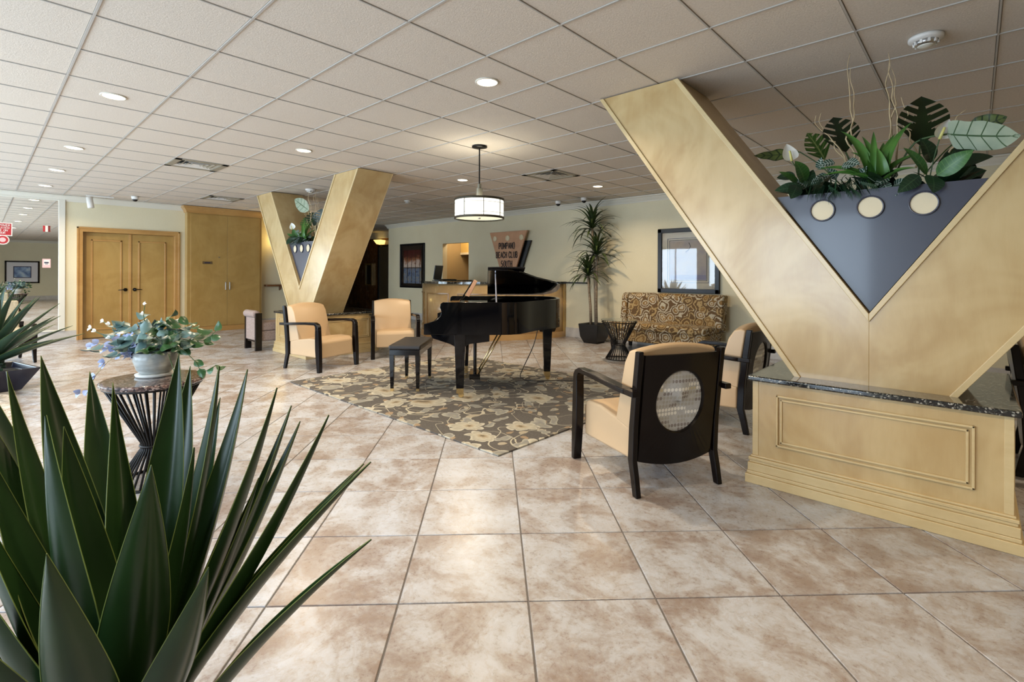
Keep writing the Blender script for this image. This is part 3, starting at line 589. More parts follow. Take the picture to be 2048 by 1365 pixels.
# ------------------------------------------------------------------ armchairs
def make_armchair():
    t = thing('armchair', 'tan leather armchair seen from behind with dotted oval in black back', 'armchair')
    # side profile in x (forward +x) z ; widths in y
    def prof(pts, y0, y1, nm, mt, bev, sub=0): return MB().prism(pts, y0, y1, 'y').obj(nm, mt, t, bevel=bev, seg=3)
    prof([(-.27, .19), (.30, .17), (.305, .37), (.27, .415), (.10, .425), (-.12, .40), (-.27, .37)], -.285, .285, 'seat', LEATHER, .018)
    # backrest: crowned top
    rings = []
    for k in range(9):
        y = -.285+.57*k/8; cr = .035*(1-(2*k/8-1)**2); bu = .03*(1-(2*k/8-1)**2)
        rings.append([(-.275, y, .36), (-.10+bu*.4, y, .385), (-.155+bu, y, .60), (-.20+bu, y, .76+cr*.6), (-.245, y, .83+cr), (-.305, y, .845+cr), (-.335, y, .83+cr), (-.30, y, .60)])
    o = MB().loft(rings).obj('backrest', LEATHER, t, bevel=.014, seg=3)
    # back panel with oval opening; plane leans back; built in (y,z) then x from z
    def bx(y, z): return -.285-.075*max(0, z-.2)/.63-.018*(1-(y/.28)**2)
    n = 64; zc, ry, rz_ = .535, .165, .185; inner, outer = [], []
    for k in range(n):
        a = 2*PI*k/n; c, s = math.cos(a), math.sin(a); inner.append((ry*c, zc+rz_*s)); f = 1/max(abs(c)/.262, abs(s)/(.287 if s > 0 else .345))
        y, z = c*f, zc+s*f
        outer.append((y, z))
    for cy_, cz_ in ((.262, .822), (-.262, .822), (.262, .19), (-.262, .19)):
        k = min(range(n), key=lambda i: (outer[i][0]-cy_)**2+(outer[i][1]-cz_)**2); outer[k] = (cy_, cz_)
    outer = [(y, z-(.035*(1-(y/.262)**2) if z < .21 else 0)) for y, z in outer]
    rings = [[(bx(*p)-d_, p[0], p[1]) for p in L] for L, d_ in ((inner, 0), (inner, .016), ([(a[0]*1.05, zc+(a[1]-zc)*1.05) for a in inner], .024), (outer, .024), (outer, 0), (inner, 0))]
    o = MB().loft(rings, caps=False).obj('back_panel', ESPRESSO, t, smooth=False)
    rim = [[(bx(a[0], a[1])-.005, a[0]*f_, zc+(a[1]-zc)*f_) for a in inner] for f_ in (.999, .5, .02)]
    MB().loft(rim, caps=False).obj('fabric_oval', DOTS, o, smooth=True)
    for s in (-1, 1):
        y0 = s*.275
        R = [(-.345, 0, .045), (-.325, .10, .05), (-.30, .2, .055), (-.31, .4, .052), (-.335, .6, .048), (-.368, .845, .042)]
        MB().loft([[(x-w_/2, y0-s*.0, z), (x+w_/2, y0, z), (x+w_/2, y0+s*.034, z), (x-w_/2, y0+s*.034, z)] for x, z, w_ in R]).obj('leg', ESPRESSO, t, bevel=.006)
        y1 = s*.335
        R = [(.325, 0, .042), (.315, .15, .060), (.305, .30, .070), (.30, .45, .066), (.298, .56, .056)]
        lg = MB().loft([[(x-w_/2, y1-.030, z), (x+w_/2, y1-.030, z), (x+w_/2, y1+.030, z), (x-w_/2, y1+.030, z)] for x, z, w_ in R]).obj('leg', ESPRESSO, t, bevel=.008)
        # arm: rises from the front leg, bends and runs back round the rear post
        path = [(.2975, .55, .027), (.296, .585, .027), (.283, .610, .022), (.25, .628, .018), (.1, .628, .017), (-.1, .618, .017), (-.26, .608, .017), (-.30, .606, .017)]
        rings = []
        for i, (x, z, th) in enumerate(path):
            a = path[max(i-1, 0)]; c = path[min(i+1, len(path)-1)]; d = Vector((c[0]-a[0], 0, c[1]-a[1])).normalized(); nn = Vector((-d.z, 0, d.x))*th
            yy = y1 if i < 6 else (y1-s*.004 if i == 6 else y1-s*.012)
            wd = .031 if i < 4 else .036
            p = Vector((x, yy, z)); rings.append([p+nn+Vector((0, -wd, 0)), p-nn+Vector((0, -wd, 0)), p-nn+Vector((0, wd, 0)), p+nn+Vector((0, wd, 0))])
        MB().loft(rings).obj('arm', ESPRESSO, t, bevel=.008)
        MB().box(-.39, -.29, min(y0+s*.034, y1+s*.02), max(y0+s*.034, y1+s*.02), .588, .622).obj('arm_block', ESPRESSO, t, bevel=.006)
    return t
c0 = make_armchair(); c0.location = (-1.60, 3.005, 0); c0.rotation_euler = (0, 0, math.radians(153))
dup(c0, (-6.57, 3.20, 0), math.radians(18), 'tan leather armchair turned right in front of the smaller V column')
dup(c0, (-6.68, 4.44, 0), math.radians(-28), 'tan leather armchair facing forward between V column and piano bench')
dup(c0, (-1.69, 4.50, 0), math.radians(180), 'tan leather armchair half hidden behind the plinth at right')
dup(c0, (.55, 4.84, 0), math.radians(0), 'dark backed armchair cut off by the right edge of the photo')
# roll arm bench
t = thing('roll_arm_bench', 'mauve upholstered roll arm bench with dark frame beside the closet', 'bench', (-8.62, 3.08, 0))
for y in (0, .95):
    o = MB().box(-.46, -.03, y+.01, y+.09, .17, .56).obj('arm_panel', MAUVE, t, bevel=.01)
    r = MB().tube([(-.50, y+.03, .60), (-.46, y+.03, .60), (-.05, y+.03, .60), (-.02, y+.03, .60)], [.04, .062, .062, .055], 16).obj('arm_roll', MAUVE, t, smooth=True)
    for x in (-.49, -.03): MB().box(x, x+.05, y, y+.10, 0, .62 if x > -.1 else .58).obj('leg', ESPRESSO, t, bevel=.004)
    MB().box(-.46, 0, y+.02, y+.07, .14, .17).obj('rail', ESPRESSO, t)
MB().box(-.46, -.02, .1, .95, .15, .32).obj('seat_base', MAUVE, t, bevel=.02); MB().box(-.47, -.01, .1, .95, .32, .46).obj('seat_cushion', MAUVE, t, bevel=.03)
# stool at left edge
t = thing('curved_leg_chair', 'dark curved leg chair with cream nailhead seat behind the left agave', 'chair', (-10.05, .18, 0), math.radians(10))
MB().box(-.3, .3, -.28, .28, .34, .47).obj('seat', CREAMF, t, bevel=.03); MB().box(-.3, .3, -.28, .28, .28, .34).obj('seat_rail', ESPRESSO, t, bevel=.006)
for sx in (-1, 1):
    for sy in (-1, 1):
        MB().loft([[(sx*(x-w_), sy*(.30-w_), z), (sx*(x+w_), sy*(.30-w_), z), (sx*(x+w_), sy*(.30+w_), z), (sx*(x-w_), sy*(.30+w_), z)] for x, z, w_ in ((.36, 0, .018), (.33, .12, .022), (.31, .25, .028), (.33, .40, .03), (.335, .5, .03), (.30, .55, .028))]).obj('leg', ESPRESSO, t, bevel=.008)
b = MB()
for k in range(26): b.box(-.29+k*.0232-.005, -.29+k*.0232+.005, -.287, -.28, .35, .36)
b.obj('nailheads', BRASS, t)
MB().loft([[(-.34, y, .34), (-.26, y, .34), (-.33, y, .86), (-.38, y, .86)] for y in (-.28, 0, .28)]).obj('backrest', CREAMF, t, bevel=.02)

# ------------------------------------------------------------------ settee, palm, wire table
t = thing('settee', 'brown and gold paisley settee with high wing back under framed picture', 'settee', (-3.78, 7.75, 0))
W = .84
MB().box(-W, W, -.38, .30, .17, .36).obj('seat_base', PAISLEY, t, bevel=.02); MB().box(-W+.005, W-.005, -.40, .24, .355, .47).obj('seat_cushion', PAISLEY, t, bevel=.04, seg=4)
MB().prism([(.16, .40), (.30, .36), (.38, .93), (.35, .96), (.28, .95), (.22, .90)], -W, W, 'x').obj('backrest', PAISLEY, t, bevel=.015)
for s in (-1, 1): MB().prism([(.10, .44), (.30, .36), (.40, .95), (.24, .955), (.17, .90)], s*W-.055, s*W+.055, 'x').obj('wing', PAISLEY, t, bevel=.02)
for x in (-W+.07, W-.07):
    for y in (-.33, .26): MB().loft([[(x-w_, y-w_, z), (x+w_, y-w_, z), (x+w_, y+w_, z), (x-w_, y+w_, z)] for z, w_ in ((0, .022), (.17, .035))]).obj('leg', ESPRESSO, t, bevel=.004)
def wire_table(label, loc, h, rt_, rw, rb, n, top, tmat, wire, wr):
    t = thing('wire_side_table', label, 'table', loc)
    zw = h*.36
    MB().lathe([(rt_, h-.03), (rt_+.008, h-.02), (rt_+.008, h-.006), (rt_, h)] if top else [(rt_, h-.01), (rt_, h)], n=48).obj('tabletop', tmat, t, smooth=False, bevel=.003)
    for k in range(n):
        a = 2*PI*k/n; c, s = math.cos(a), math.sin(a)
        MB().tube([(rt_*.94*c, rt_*.94*s, h-.03), (rw*c, rw*s, zw+.02), (rw*c, rw*s, zw-.02), (rb*c, rb*s, .01)], wr, 5).obj('wire', wire, t, smooth=True)
    for r_, z in ((rt_*.95, h-.035), (rw+.004, zw), (rb, .008)):
        MB().tube([(r_*math.cos(2*PI*k/32), r_*math.sin(2*PI*k/32), z) for k in range(33)], wr*1.3, 6).obj('ring', wire, t, smooth=True)
    return t
g_ = M('smoky_glass', (.75, .8, .75), .03); g_.set('Transmission Weight', .9); g_.set('IOR', 1.3)
wire_table('hourglass wire side table with glass top in front of the settee', (-3.95, 6.62, 0), .60, .275, .09, .20, 30, False, g_.mat, BLACKM, .006)
wire_table('wire side table with round speckled stone top holding the pothos', (-3.72, .74, 0), .635, .265, .065, .19, 34, True, ROSSO, BLACKM, .0065)

def leafgrid(L, Wd, prof, sag=.0, cup=.0, nt=10, ns=4, droop=0, twist=0, wave=0, notch=None, shear=0, thick=0, edge=False, seed=0):
    """one blade along +x, width along y, upper face +z"""
    rd = random.Random(seed); b = MB(); vs, uv = [], []
    for i in range(nt+1):
        t_ = i/nt; wv = prof(t_)*Wd/2
        for j in range(ns+1):
            s = j/ns*2-1; y = s*wv; a = twist*t_
            z = sag*4*t_*(1-t_)*L+cup*abs(s)**1.6*wv+wave*math.sin(t_*19+seed+s)*wv*abs(s)
            vs.append((t_*L+shear*abs(s)*wv*(1-.5*t_), y*math.cos(a), z+y*math.sin(a))); uv.append((j/ns, t_))
    fs = []; mi = []
    for i in range(nt):
        for j in range(ns):
            if notch and notch((i+.5)/nt, abs((j+.5)/ns*2-1)): continue
            k = i*(ns+1)+j; fs.append((k, k+1, k+ns+2, k+ns+1)); mi.append(1 if edge and j in (0, ns-1) else 0)
    if thick:
        n0 = len(vs)
        for i in range(nt+1):
            t_ = i/nt; wv = prof(t_)*Wd/2
            for j in range(ns+1):
                s = j/ns*2-1; x, y, z = vs[i*(ns+1)+j]; vs.append((x, y, z-thick*(1-abs(s)**3)*(1-t_*.8))); uv.append((j/ns, t_))
        for q in list(fs): fs.append(tuple(n0+k for k in q[::-1]))
        mi = mi+mi
    b.v = vs; b.f = fs; b.m = mi; return b, uv
def blade(b_uv, name, mats):
    b, uv = b_uv; return b.mesh(name, mats, True, uv)
def aim(o, base_, d, nrm):
    d = Vector(d).normalized(); n = Vector(nrm); n = (n-d*n.dot(d)).normalized(); y = n.cross(d)
    m = Matrix((d, y, n)).transposed().to_4x4(); m.translation = Vector(base_); o.matrix_local = m; return o
lance = lambda t: math.sin(PI*min(1, t**.8))**.8*.98+.02
strap = lambda t: (1-t**2.6)*.9*min(1, .5+t*4)+.01
agp = lambda t: (.62+.38*math.sin(min(t/.42, 1)*PI/2)) if t < .42 else max(.0, (1-((t-.42)/.58)**1.45))*.995+.005
ovate = lambda t: (math.sin(PI*t**.62)**.75) if 0 < t < 1 else .01
# tall silk dracaena
t = thing('dracaena_palm', 'tall dracaena with three drooping leaf heads in black pot', 'plant', (-5.22, 7.85, 0))
MB().loft([[(s*x, s2*x, z) for s, s2 in ((-1, -1), (1, -1), (1, 1), (-1, 1))] for x, z in ((.14, 0), (.19, .12), (.215, .36), (.19, .36), (.18, .30))]).obj('pot', BLACKPOT, t, bevel=.03, seg=4)
MB().lathe([(.17, .28), (.17, .31)], n=16).obj('moss', SOIL, t)
rd = random.Random(5)
heads = [((.02, .03), (-.05, .0), 2.22, .62), ((.07, -.03), (.04, .02), 1.72, .62), ((-.07, .0), (-.12, -.02), 1.33, .55)]
for (bx_, by_), (tx, ty), hz, L in heads:
    MB().tube([(bx_, by_, .3), ((bx_+tx)/2+.01, by_, hz*.5), (tx, ty, hz-.15), (tx, ty, hz-.02)], [.028, .025, .022, .018], 8).obj('trunk', BARK, t, smooth=True)
    mesh = [blade(leafgrid(L*f, .056, strap, sag=s_, cup=.3, nt=10, ns=2), 'leaf', G_PALM) for f, s_ in ((1, .18), (.85, .24), (.7, .12))]
    for k in range(52):
        a = k*2.4; el = 1.05-1.5*(k/52)+rd.uniform(-.12, .12); ms = mesh[k % 3]; o = link('leaf', ms, t); r_ = L*.0+.01
        d = Vector((math.cos(a)*math.cos(el), math.sin(a)*math.cos(el), math.sin(el)-.18)); aim(o, (tx+r_*math.cos(a), ty+r_*math.sin(a), hz-.12*k/52), d, (0, 0, 1))

# ------------------------------------------------------------------ pothos in bowl
t = thing('pothos', 'trailing pothos with bluish leaves in grey bowl on stone topped table', 'plant', (-3.81, .765, .636))
MB().lathe([(.075, .012), (.10, .04), (.12, .10), (.117, .145), (.108, .155), (.10, .13)], n=32).obj('bowl', CERAMIC, t, smooth=True)
MB().lathe([(.105, .0), (.11, .014), (.085, .016)], n=32).obj('saucer', WHITE, t, smooth=True)
MB().lathe([(.10, .14), (.08, .17), (.02, .19)], n=16).obj('moss', SOIL, t)
rd = random.Random(11)
LM = [blade(leafgrid(.085, .062, ovate, sag=-.12, cup=-.35, nt=7, ns=4), 'leaf', q) for q in (G_POT, G_POTB, G_POTB, G_POTB)]
LF = blade(leafgrid(.05, .045, ovate, sag=.1, cup=.5, nt=4, ns=2), 'petal', LILAC); LB = blade(leafgrid(.035, .022, lance, sag=.2, cup=.5, nt=4, ns=2), 'petal', PETAL)
rv, fv = RT, FW
for k in range(170):
    a = rd.uniform(0, 2*PI); q = rd.random()**.6; el = rd.uniform(.02, 1.25); R_ = .235; p = Vector((math.cos(a)*math.cos(el)*R_*q*1.25, math.sin(a)*math.cos(el)*R_*q*1.25, .17+math.sin(el)*.22*q))
    side = p.x*rv.x+p.y*rv.y; o = link('leaf', LM[0] if side > .05 and rd.random() < .7 else LM[1+k % 3], t); s_ = rd.uniform(.75, 1.25)
    d = Vector((p.x+rd.uniform(-.1, .1), p.y+rd.uniform(-.1, .1), rd.uniform(-.14, .06))); aim(o, p, d, (rd.uniform(-.5, .5)-FW.x*.5, rd.uniform(-.5, .5)-FW.y*.5, 1)); o.scale = (s_, s_, s_)
for k in range(46):
    a = rd.uniform(0, 2*PI); q = rd.uniform(.6, 1.1); p = rv*(-abs(math.cos(a))*.30*q+.06)-fv*(.12*rd.random())+Vector((0, 0, .12+.16*rd.random()))
    o = link('petal', LF, t); aim(o, p, (rd.uniform(-1, .4), rd.uniform(-1, 1), rd.uniform(-.6, .8)), (rd.uniform(-1, 1), -1, rd.uniform(0, 1)))
def trail(pts, lf, r=.0025, every=1):
    P = [rv*x-fv*y+Vector((0, 0, z)) for x, y, z in pts]; MB().tube(P, r, 5).obj('stem', STEM if lf is not LF else TWIG, t, smooth=True)
    for i in range(1, len(P), every):
        for s in (-1, 1) if lf is not LM[0] else ((-1)**i,):
            o = link('leaf' if lf is LM[0] else 'petal', lf, t); dd = (P[i]-P[i-1]); aim(o, P[i], dd+Vector((rd.uniform(-.05, .05), 0, s*.04)), (-fv.x, -fv.y, .8)); o.scale = (.8, .8, .8)
trail([(.10, .05, .22), (.20, .05, .18), (.27, .04, .10), (.31, .05, .05), (.36, .06, .04), (.41, .05, .07)], LM[0]); trail([(.1, 0, .24), (.22, 0, .22), (.30, 0, .22), (.35, 0, .25), (.38, 0, .28)], LM[0])
trail([(.15, .1, .15), (.20, .12, .04), (.25, .16, -.03), (.27, .18, -.08), (.26, .2, -.12)], LM[0])
trail([(-.1, .05, .2), (-.2, .05, .15), (-.27, .06, .08), (-.33, .06, .01), (-.37, .07, -.08), (-.41, .08, -.10)], LF); trail([(-.1, .05, .22), (-.2, .04, .26), (-.26, .04, .32), (-.30, .04, .34)], LB); trail([(-.06, 0, .3), (-.08, 0, .38), (-.07, 0, .44)], LB)
trail([(-.1, .05, .2), (-.22, .08, .20), (-.30, .08, .21), (-.34, .08, .19)], LF); trail([(-.12, .08, .14), (-.24, .1, .10), (-.30, .1, .02)], LF)
trail([(-.1, .05, .2), (-.24, .06, .24), (-.33, .06, .28), (-.36, .06, .30)], LB)

# ------------------------------------------------------------------ agaves
def agave_leaf(t, base_, tip, width, nrm, sag, mats, twist=0, seed=0, name='leaf', th=.014, cup=.42):
    base_, tip = Vector(base_), Vector(tip); d = tip-base_; L = d.length
    me = blade(leafgrid(L, width, agp, sag=sag, cup=cup, nt=20, ns=12, twist=twist, thick=th, edge=False), name, mats)
    o = link(name, me, t); aim(o, base_, d, nrm)
    # pale margin along both edges
    b = MB()
    for s in (-1, 1):
        P = []
        for i in range(21):
            t_ = i/20; wv = agp(t_)*width/2; y = s*wv; a = twist*t_; z = sag*4*t_*(1-t_)*L+cup*wv; P.append((t_*L, y*math.cos(a), z+y*math.sin(a)))
        b.tube(P, [.0017*(1-.6*i/20) for i in range(21)], 4)
    b.obj('margin', AGE, o)
    return o
cen = at_d(262, 1500, 1.17)
t = thing('agave', 'big dark green agave in front at lower left with pale leaf margins', 'plant', (cen.x, cen.y, 0))
MB().loft([[(x*math.cos(a), x*math.sin(a), z) for a in [k*PI/2+PI/4 for k in range(4)]] for x, z in ((.13, 0), (.19, cen.z), (.175, cen.z), (.165, cen.z-.03))]).obj('pot', BLUEPOT, t, bevel=.01)
MB().box(-.11, .11, -.11, .11, cen.z-.05, cen.z-.03).obj('soil', SOIL, t)
# tip pixel x,y, depth of tip, width, base pixel offset
AGL = [(15, 750, 1.22, .10, 215, 1420, 1.17), (83, 719, 1.38, .13, 250, 1400, 1.25), (95, 838, 1.02, .155, 215, 1470, 1.08), (181, 750, 1.55, .12, 265, 1380, 1.3), (227, 771, 1.45, .10, 275, 1380, 1.25),
       (359, 712, 1.36, .135, 275, 1400, 1.22), (382, 737, 1.50, .12, 290, 1390, 1.28), (439, 737, 1.30, .12, 290, 1410, 1.2), (442, 800, 1.5, .09, 300, 1400, 1.28), (496, 743, 1.42, .11, 300, 1410, 1.22),
       (555, 779, 1.28, .125, 300, 1430, 1.18), (462, 882, 1.45, .09, 310, 1400, 1.3), (584, 815, 1.38, .10, 310, 1430, 1.22), (602, 846, 1.42, .11, 310, 1430, 1.24), (659, 833, 1.22, .12, 300, 1460, 1.16),
       (744, 926, 1.22, .10, 310, 1480, 1.16), (730, 930, 1.32, .09, 315, 1470, 1.2), (746, 1081, 1.10, .085, 330, 1530, 1.12), (305, 936, 1.0, .14, 255, 1490, 1.1), (421, 1140, .93, .12, 270, 1540, 1.08),
       (98, 1115, .82, .125, 215, 1560, 1.04), (-45, 800, 1.2, .13, 215, 1450, 1.15), (-25, 905, 1.1, .13, 205, 1480, 1.12), (-60, 980, 1.0, .13, 200, 1500, 1.1), (-80, 1110, .92, .13, 195, 1530, 1.08), (-70, 700, 1.4, .12, 240, 1400, 1.22),
       (130, 860, 1.25, .12, 250, 1430, 1.2), (520, 960, 1.3, .1, 300, 1450, 1.2), (390, 900, 1.2, .12, 280, 1440, 1.15), (-40, 1290, .85, .12, 190, 1560, 1.05), (-100, 1230, 1.05, .12, 190, 1530, 1.1)]
for k, (x, y, d, wd, bx_, by_, bd) in enumerate(AGL):
    tip = at_d(x, y, d)-Vector((cen.x, cen.y, 0)); bs = at_d(bx_, by_, bd)-Vector((cen.x, cen.y, 0)); ax = Vector((0, 0, 1)); hz = Vector((tip.x, tip.y, 0))
    nr = Vector((0, 0, 1))-hz*1.2
    agave_leaf(t, bs, tip, wd*.92, nr, -.035 if k not in (15, 16, 17) else .03, [AG, AGE], seed=k, twist=.9 if k == 4 else (.35 if k == 0 else 0), cup=.8 if k == 4 else .42)
lc = Vector((-7.72, .02, 0))
t = thing('agave', 'blue green agave in square indigo pot at far left', 'plant', (lc.x, lc.y, 0))
MB().loft([[(x*math.cos(a), x*math.sin(a), z) for a in [k*PI/2+PI/4+.25 for k in range(4)]] for x, z in ((.34, .013), (.52, .25), (.48, .25), (.46, .19))]).obj('pot', BLUEPOT, t, bevel=.008); MB().lathe([(.30, .16), (.30, .2)], n=20).obj('moss', SOIL, t)
b = MB()
for k in range(60):
    a = k*2.4; z = .22+.16*k/60; r_ = .17-.04*k/60; b.box(r_*math.cos(a)-.02, r_*math.cos(a)+.02, r_*math.sin(a)-.02, r_*math.sin(a)+.02, z, z+.03)
b.obj('scaly_trunk', AG2, t, bevel=.008)
rd = random.Random(3)
for k in range(42):
    a = k*2.399; el = 1.38-1.12*(k/42)**.9; L = .73+rd.uniform(-.06, .08); d = Vector((math.cos(a)*math.cos(el), math.sin(a)*math.cos(el), math.sin(el)))
    bs = Vector((math.cos(a)*.09, math.sin(a)*.09, .40-.10*k/42)); agave_leaf(t, bs, bs+d*L, .125, Vector((0, 0, 1))-Vector((d.x, d.y, 0))*1.2, .02, [AG2, AGE], seed=k)

# ------------------------------------------------------------------ grand piano
PA = math.radians(46); PO = (-3.87, 3.37)
t = thing('grand_piano', 'glossy black baby grand piano with lid raised standing on flowered rug', 'piano', (*PO, .012), PA)
# local x to the tail, y = treble side is negative (right of player)
def flip(pts): return [(x, -y) for x, y in pts]
out = [(-.03, .10), (.38, .10), (.52, .085), (.62, .02), (.72, -.13), (.82, -.28), (.94, -.40), (1.06, -.53), (1.13, -.68), (1.155, -.85), (1.15, -1.05), (1.10, -1.20), (1.0, -1.30), (.86, -1.33), (-.03, -1.33)]
out = flip(out)
def inset(P, d):
    cx, cy = .45, .62; return [(x+(cx-x)*d/max(.3, math.hypot(cx-x, cy-y)), y+(cy-y)*d/max(.3, math.hypot(cx-x, cy-y))) for x, y in P]
Z0, Z1 = .655, .985
rings = [[(x, y, z) for x, y in P] for P, z in ((out, Z0), (out, Z1), (inset(out, .045), Z1), (inset(out, .045), .86), (inset(out, .05), Z0))]
rim = MB().loft(rings, caps=False).obj('rim', PIANO, t, bevel=.004)
MB().prism(inset(out, .04), .84, .862).obj('soundboard', SOUND, t); MB().prism(inset(out, .02), Z0-.0, Z0+.03).obj('bottom_board', PIANO, t)
gold = M('cast_iron_plate', (.42, .28, .10), .3, .8).mat
MB().prism(inset(out, .13), .864, .885).obj('iron_plate', gold, t)
b = MB()
for k in range(30): b.tube([(.12, .1+k*.04, .91), (.45+.55*math.sin(min(1, k/20)*1.4), .12+k*.036, .905)], .0012, 4)
o = b.obj('strings', STEEL, t); o['kind'] = 'stuff'
# arms (cheeks) with S curve
for y0, y1 in ((-.10, -.065), (1.295, 1.33)):
    MB().prism([(-.36, .66), (-.36, .765), (-.30, .782), (-.235, .805), (-.195, .845), (-.185, .89), (-.20, .935), (-.195, .97), (-.17, .985), (.02, .985), (.02, .66)], y0, y1, 'y').obj('cheek', PIANO, t, bevel=.004)
MB().box(-.355, -.02, -.08, 1.31, .655, .70).obj('keybed', PIANO, t, bevel=.003)
MB().box(-.33, -.305, -.065, 1.295, .70, .735).obj('key_slip', PIANO, t); ivory = M('ivory', (.75, .73, .66), .2).mat
kb = MB()
for k in range(52): kb.box(-.305, -.15, -.058+k*.0253, -.058+k*.0253+.0245, .70, .742)
kb = kb.obj('keyboard', ivory, t)
b = MB()
for k in range(51):
    if k % 7 not in (2, 6): b.box(-.245, -.15, -.058+k*.0253+.018, -.058+k*.0253+.031, .742, .752)
b.obj('black_keys', EBONY, kb); MB().box(-.15, -.13, -.065, 1.295, .70, .90).obj('fallboard', PIANO, t, bevel=.003); MB().box(-.14, .28, -.065, 1.295, .93, .955).obj('music_shelf', PIANO, t)
# lid hinged on bass side
al = math.radians(12.3)
lp = [(x, 1.33-y) for x, y in out]; lp = [(x, w_) for x, w_ in lp if x > .2]; lp = [(.28, 1.455)]+[(x, w_*1.015+.0) for x, w_ in lp]+[(.28, -.01)]
def lidp(x, w_, h): return (x, 1.33-w_*math.cos(al)+h*math.sin(al), Z1+.012+w_*math.sin(al)+h*math.cos(al))
n_ = len(lp); b = MB(); b.add([lidp(x, w_, 0) for x, w_ in lp]+[lidp(x, w_, .018) for x, w_ in lp], [tuple(range(n_)), tuple(range(n_, 2*n_))]+[(i, (i+1) % n_, n_+(i+1) % n_, n_+i) for i in range(n_)])
lid = b.obj('lid', PIANO, t, bevel=.003)
fl = [(.28, 1.455), (.66, 1.455), (.66, 0), (.28, 0)]; b = MB(); b.add([lidp(x, w_, .022) for x, w_ in fl]+[lidp(x, w_, .04) for x, w_ in fl], [(0, 1, 2, 3), (4, 5, 6, 7)]+[(i, (i+1) % 4, 4+(i+1) % 4, 4+i) for i in range(4)]); b.obj('folded_flap', PIANO, lid, bevel=.004)
p_ = lidp(.36, 1.33, -.005); MB().tube([(.37, -.06, .98), p_], .008, 8).obj('prop_stick', M('pale_stick', (.45, .45, .5), .2, .6).mat, t)
# music desk
b = MB(); b.prism([(-.02, .985), (-.005, .985), (.135, 1.20), (.12, 1.205)], .25, 1.0, 'y'); b.prism([(.05, .985), (.06, .985), (.10, 1.12), (.09, 1.12)], .55, .6, 'y'); ms = b.obj('music_desk', PIANO, t, bevel=.003)
t2 = thing('music_book', 'tan song book leaning on the piano music desk', 'book', (*PO, .012), PA); MB().prism([(.05, 1.045), (.085, 1.03), (.17, 1.19), (.135, 1.21)], .12, .34, 'y').obj('cover', SIGNWOOD, t2, bevel=.002)
# legs
gx = [(-.30, .655), (.30, .655), (.30, .58), (.10, .555), (.055, .53), (-.055, .53), (-.10, .555), (-.28, .615)]
def leg(x, y, gus=None):
    b = MB()
    if gus: b.prism([(x+a, z) for a, z in gus], y-.04, y+.04, 'y')
    b.loft([[(x-w_, y-w_, z), (x+w_, y-w_, z), (x+w_, y+w_, z), (x-w_, y+w_, z)] for z, w_ in ((.10, .038), (.56, .055), (.655, .06))])
    lg = b.obj('leg', PIANO, t, bevel=.004)
    c = MB().box(x-.036, x+.036, y-.036, y+.036, .05, .10); c.lathe([(.026, -.012), (.03, 0), (.026, .012)], n=16); m0 = len(c.v)-48
    for i in range(m0, len(c.v)): a_, b__, z_ = c.v[i]; c.v[i] = (x+a_+.01, y+z_, .029+b__)
    c.obj('caster', BRASS, lg)
leg(0, 0, gx); leg(0, 1.24, gx); leg(1.0, .85, [(-.12, .655), (.12, .655), (.09, .58), (-.09, .58)])
# lyre
b = MB()
for y in (.50, .70): b.tube([(.14, y, .66), (.14, y, .15)], .018, 10)
b.box(.08, .20, .44, .76, .09, .15); b.box(.10, .18, .46, .74, .58, .655); ly = b.obj('lyre', PIANO, t, bevel=.003)
b = MB()
for y in (.52, .60, .68): b.tube([(.13, y, .12), (.0, y, .085), (-.06, y, .07)], [.008, .011, .016], 8, flat=.5); b.tube([(.14, y, .15), (.14, y, .6)], .004, 6)
b.obj('pedals', BRASS, ly, smooth=True); b = MB(); b.tube([(.16, .47, .11), (.46, .37, .655)], .009, 8); b.tube([(.16, .73, .11), (.46, .83, .655)], .009, 8); b.obj('lyre_brace', BRASS, ly, smooth=True)
def hump(pts, n=6):
    P = [Vector(p) for p in pts]; R = []
    for i in range(len(P)-1):
        p0, p1, p2, p3 = P[max(i-1, 0)], P[i], P[i+1], P[min(i+2, len(P)-1)]
        for k in range(n):
            u = k/n; R.append(.5*((2*p1)+(p2-p0)*u+(2*p0-5*p1+4*p2-p3)*u*u+(3*p1-p0-3*p2+p3)*u**3))
    return R+[P[-1]]
cd = [(-3.95, 4.72, .66), (-4.0, 4.68, .40), (-4.06, 4.55, .12), (-4.05, 4.5, .025), (-3.85, 4.45, .022), (-3.6, 4.7, .022), (-3.45, 4.85, .022), (-3.35, 4.95, .022)]
o = MB().tube(hump(cd), .0055, 6).obj('power_cord', BLACKP, smooth=True); tag(o, 'thin dark power cord trailing from piano tail across rug', 'cord')
# bench
bc = (-4.73, 3.39); ba = math.radians(131.4)
t = thing('piano_bench', 'black piano bench with tufted leather top on flowered rug', 'bench', (*bc, .012), ba)
MB().box(-.37, .37, -.175, .175, .45, .50).obj('seat_cushion', M('black_leather', (.022, .02, .022), .38).mat, t, bevel=.018, seg=3); MB().box(-.36, .36, -.165, .165, .39, .45).obj('apron', PIANO, t, bevel=.004)
for sx in (-1, 1):
    for sy in (-1, 1):
        lg = MB().loft([[(sx*.33-w_, sy*.14-w_, z), (sx*.33+w_, sy*.14-w_, z), (sx*.33+w_, sy*.14+w_, z), (sx*.33-w_, sy*.14+w_, z)] for z, w_ in ((.03, .016), (.40, .026))]).obj('leg', PIANO, t, bevel=.003)
        MB().box(sx*.33-.017, sx*.33+.017, sy*.14-.017, sy*.14+.017, 0, .03).obj('ferrule', BRASS, lg)

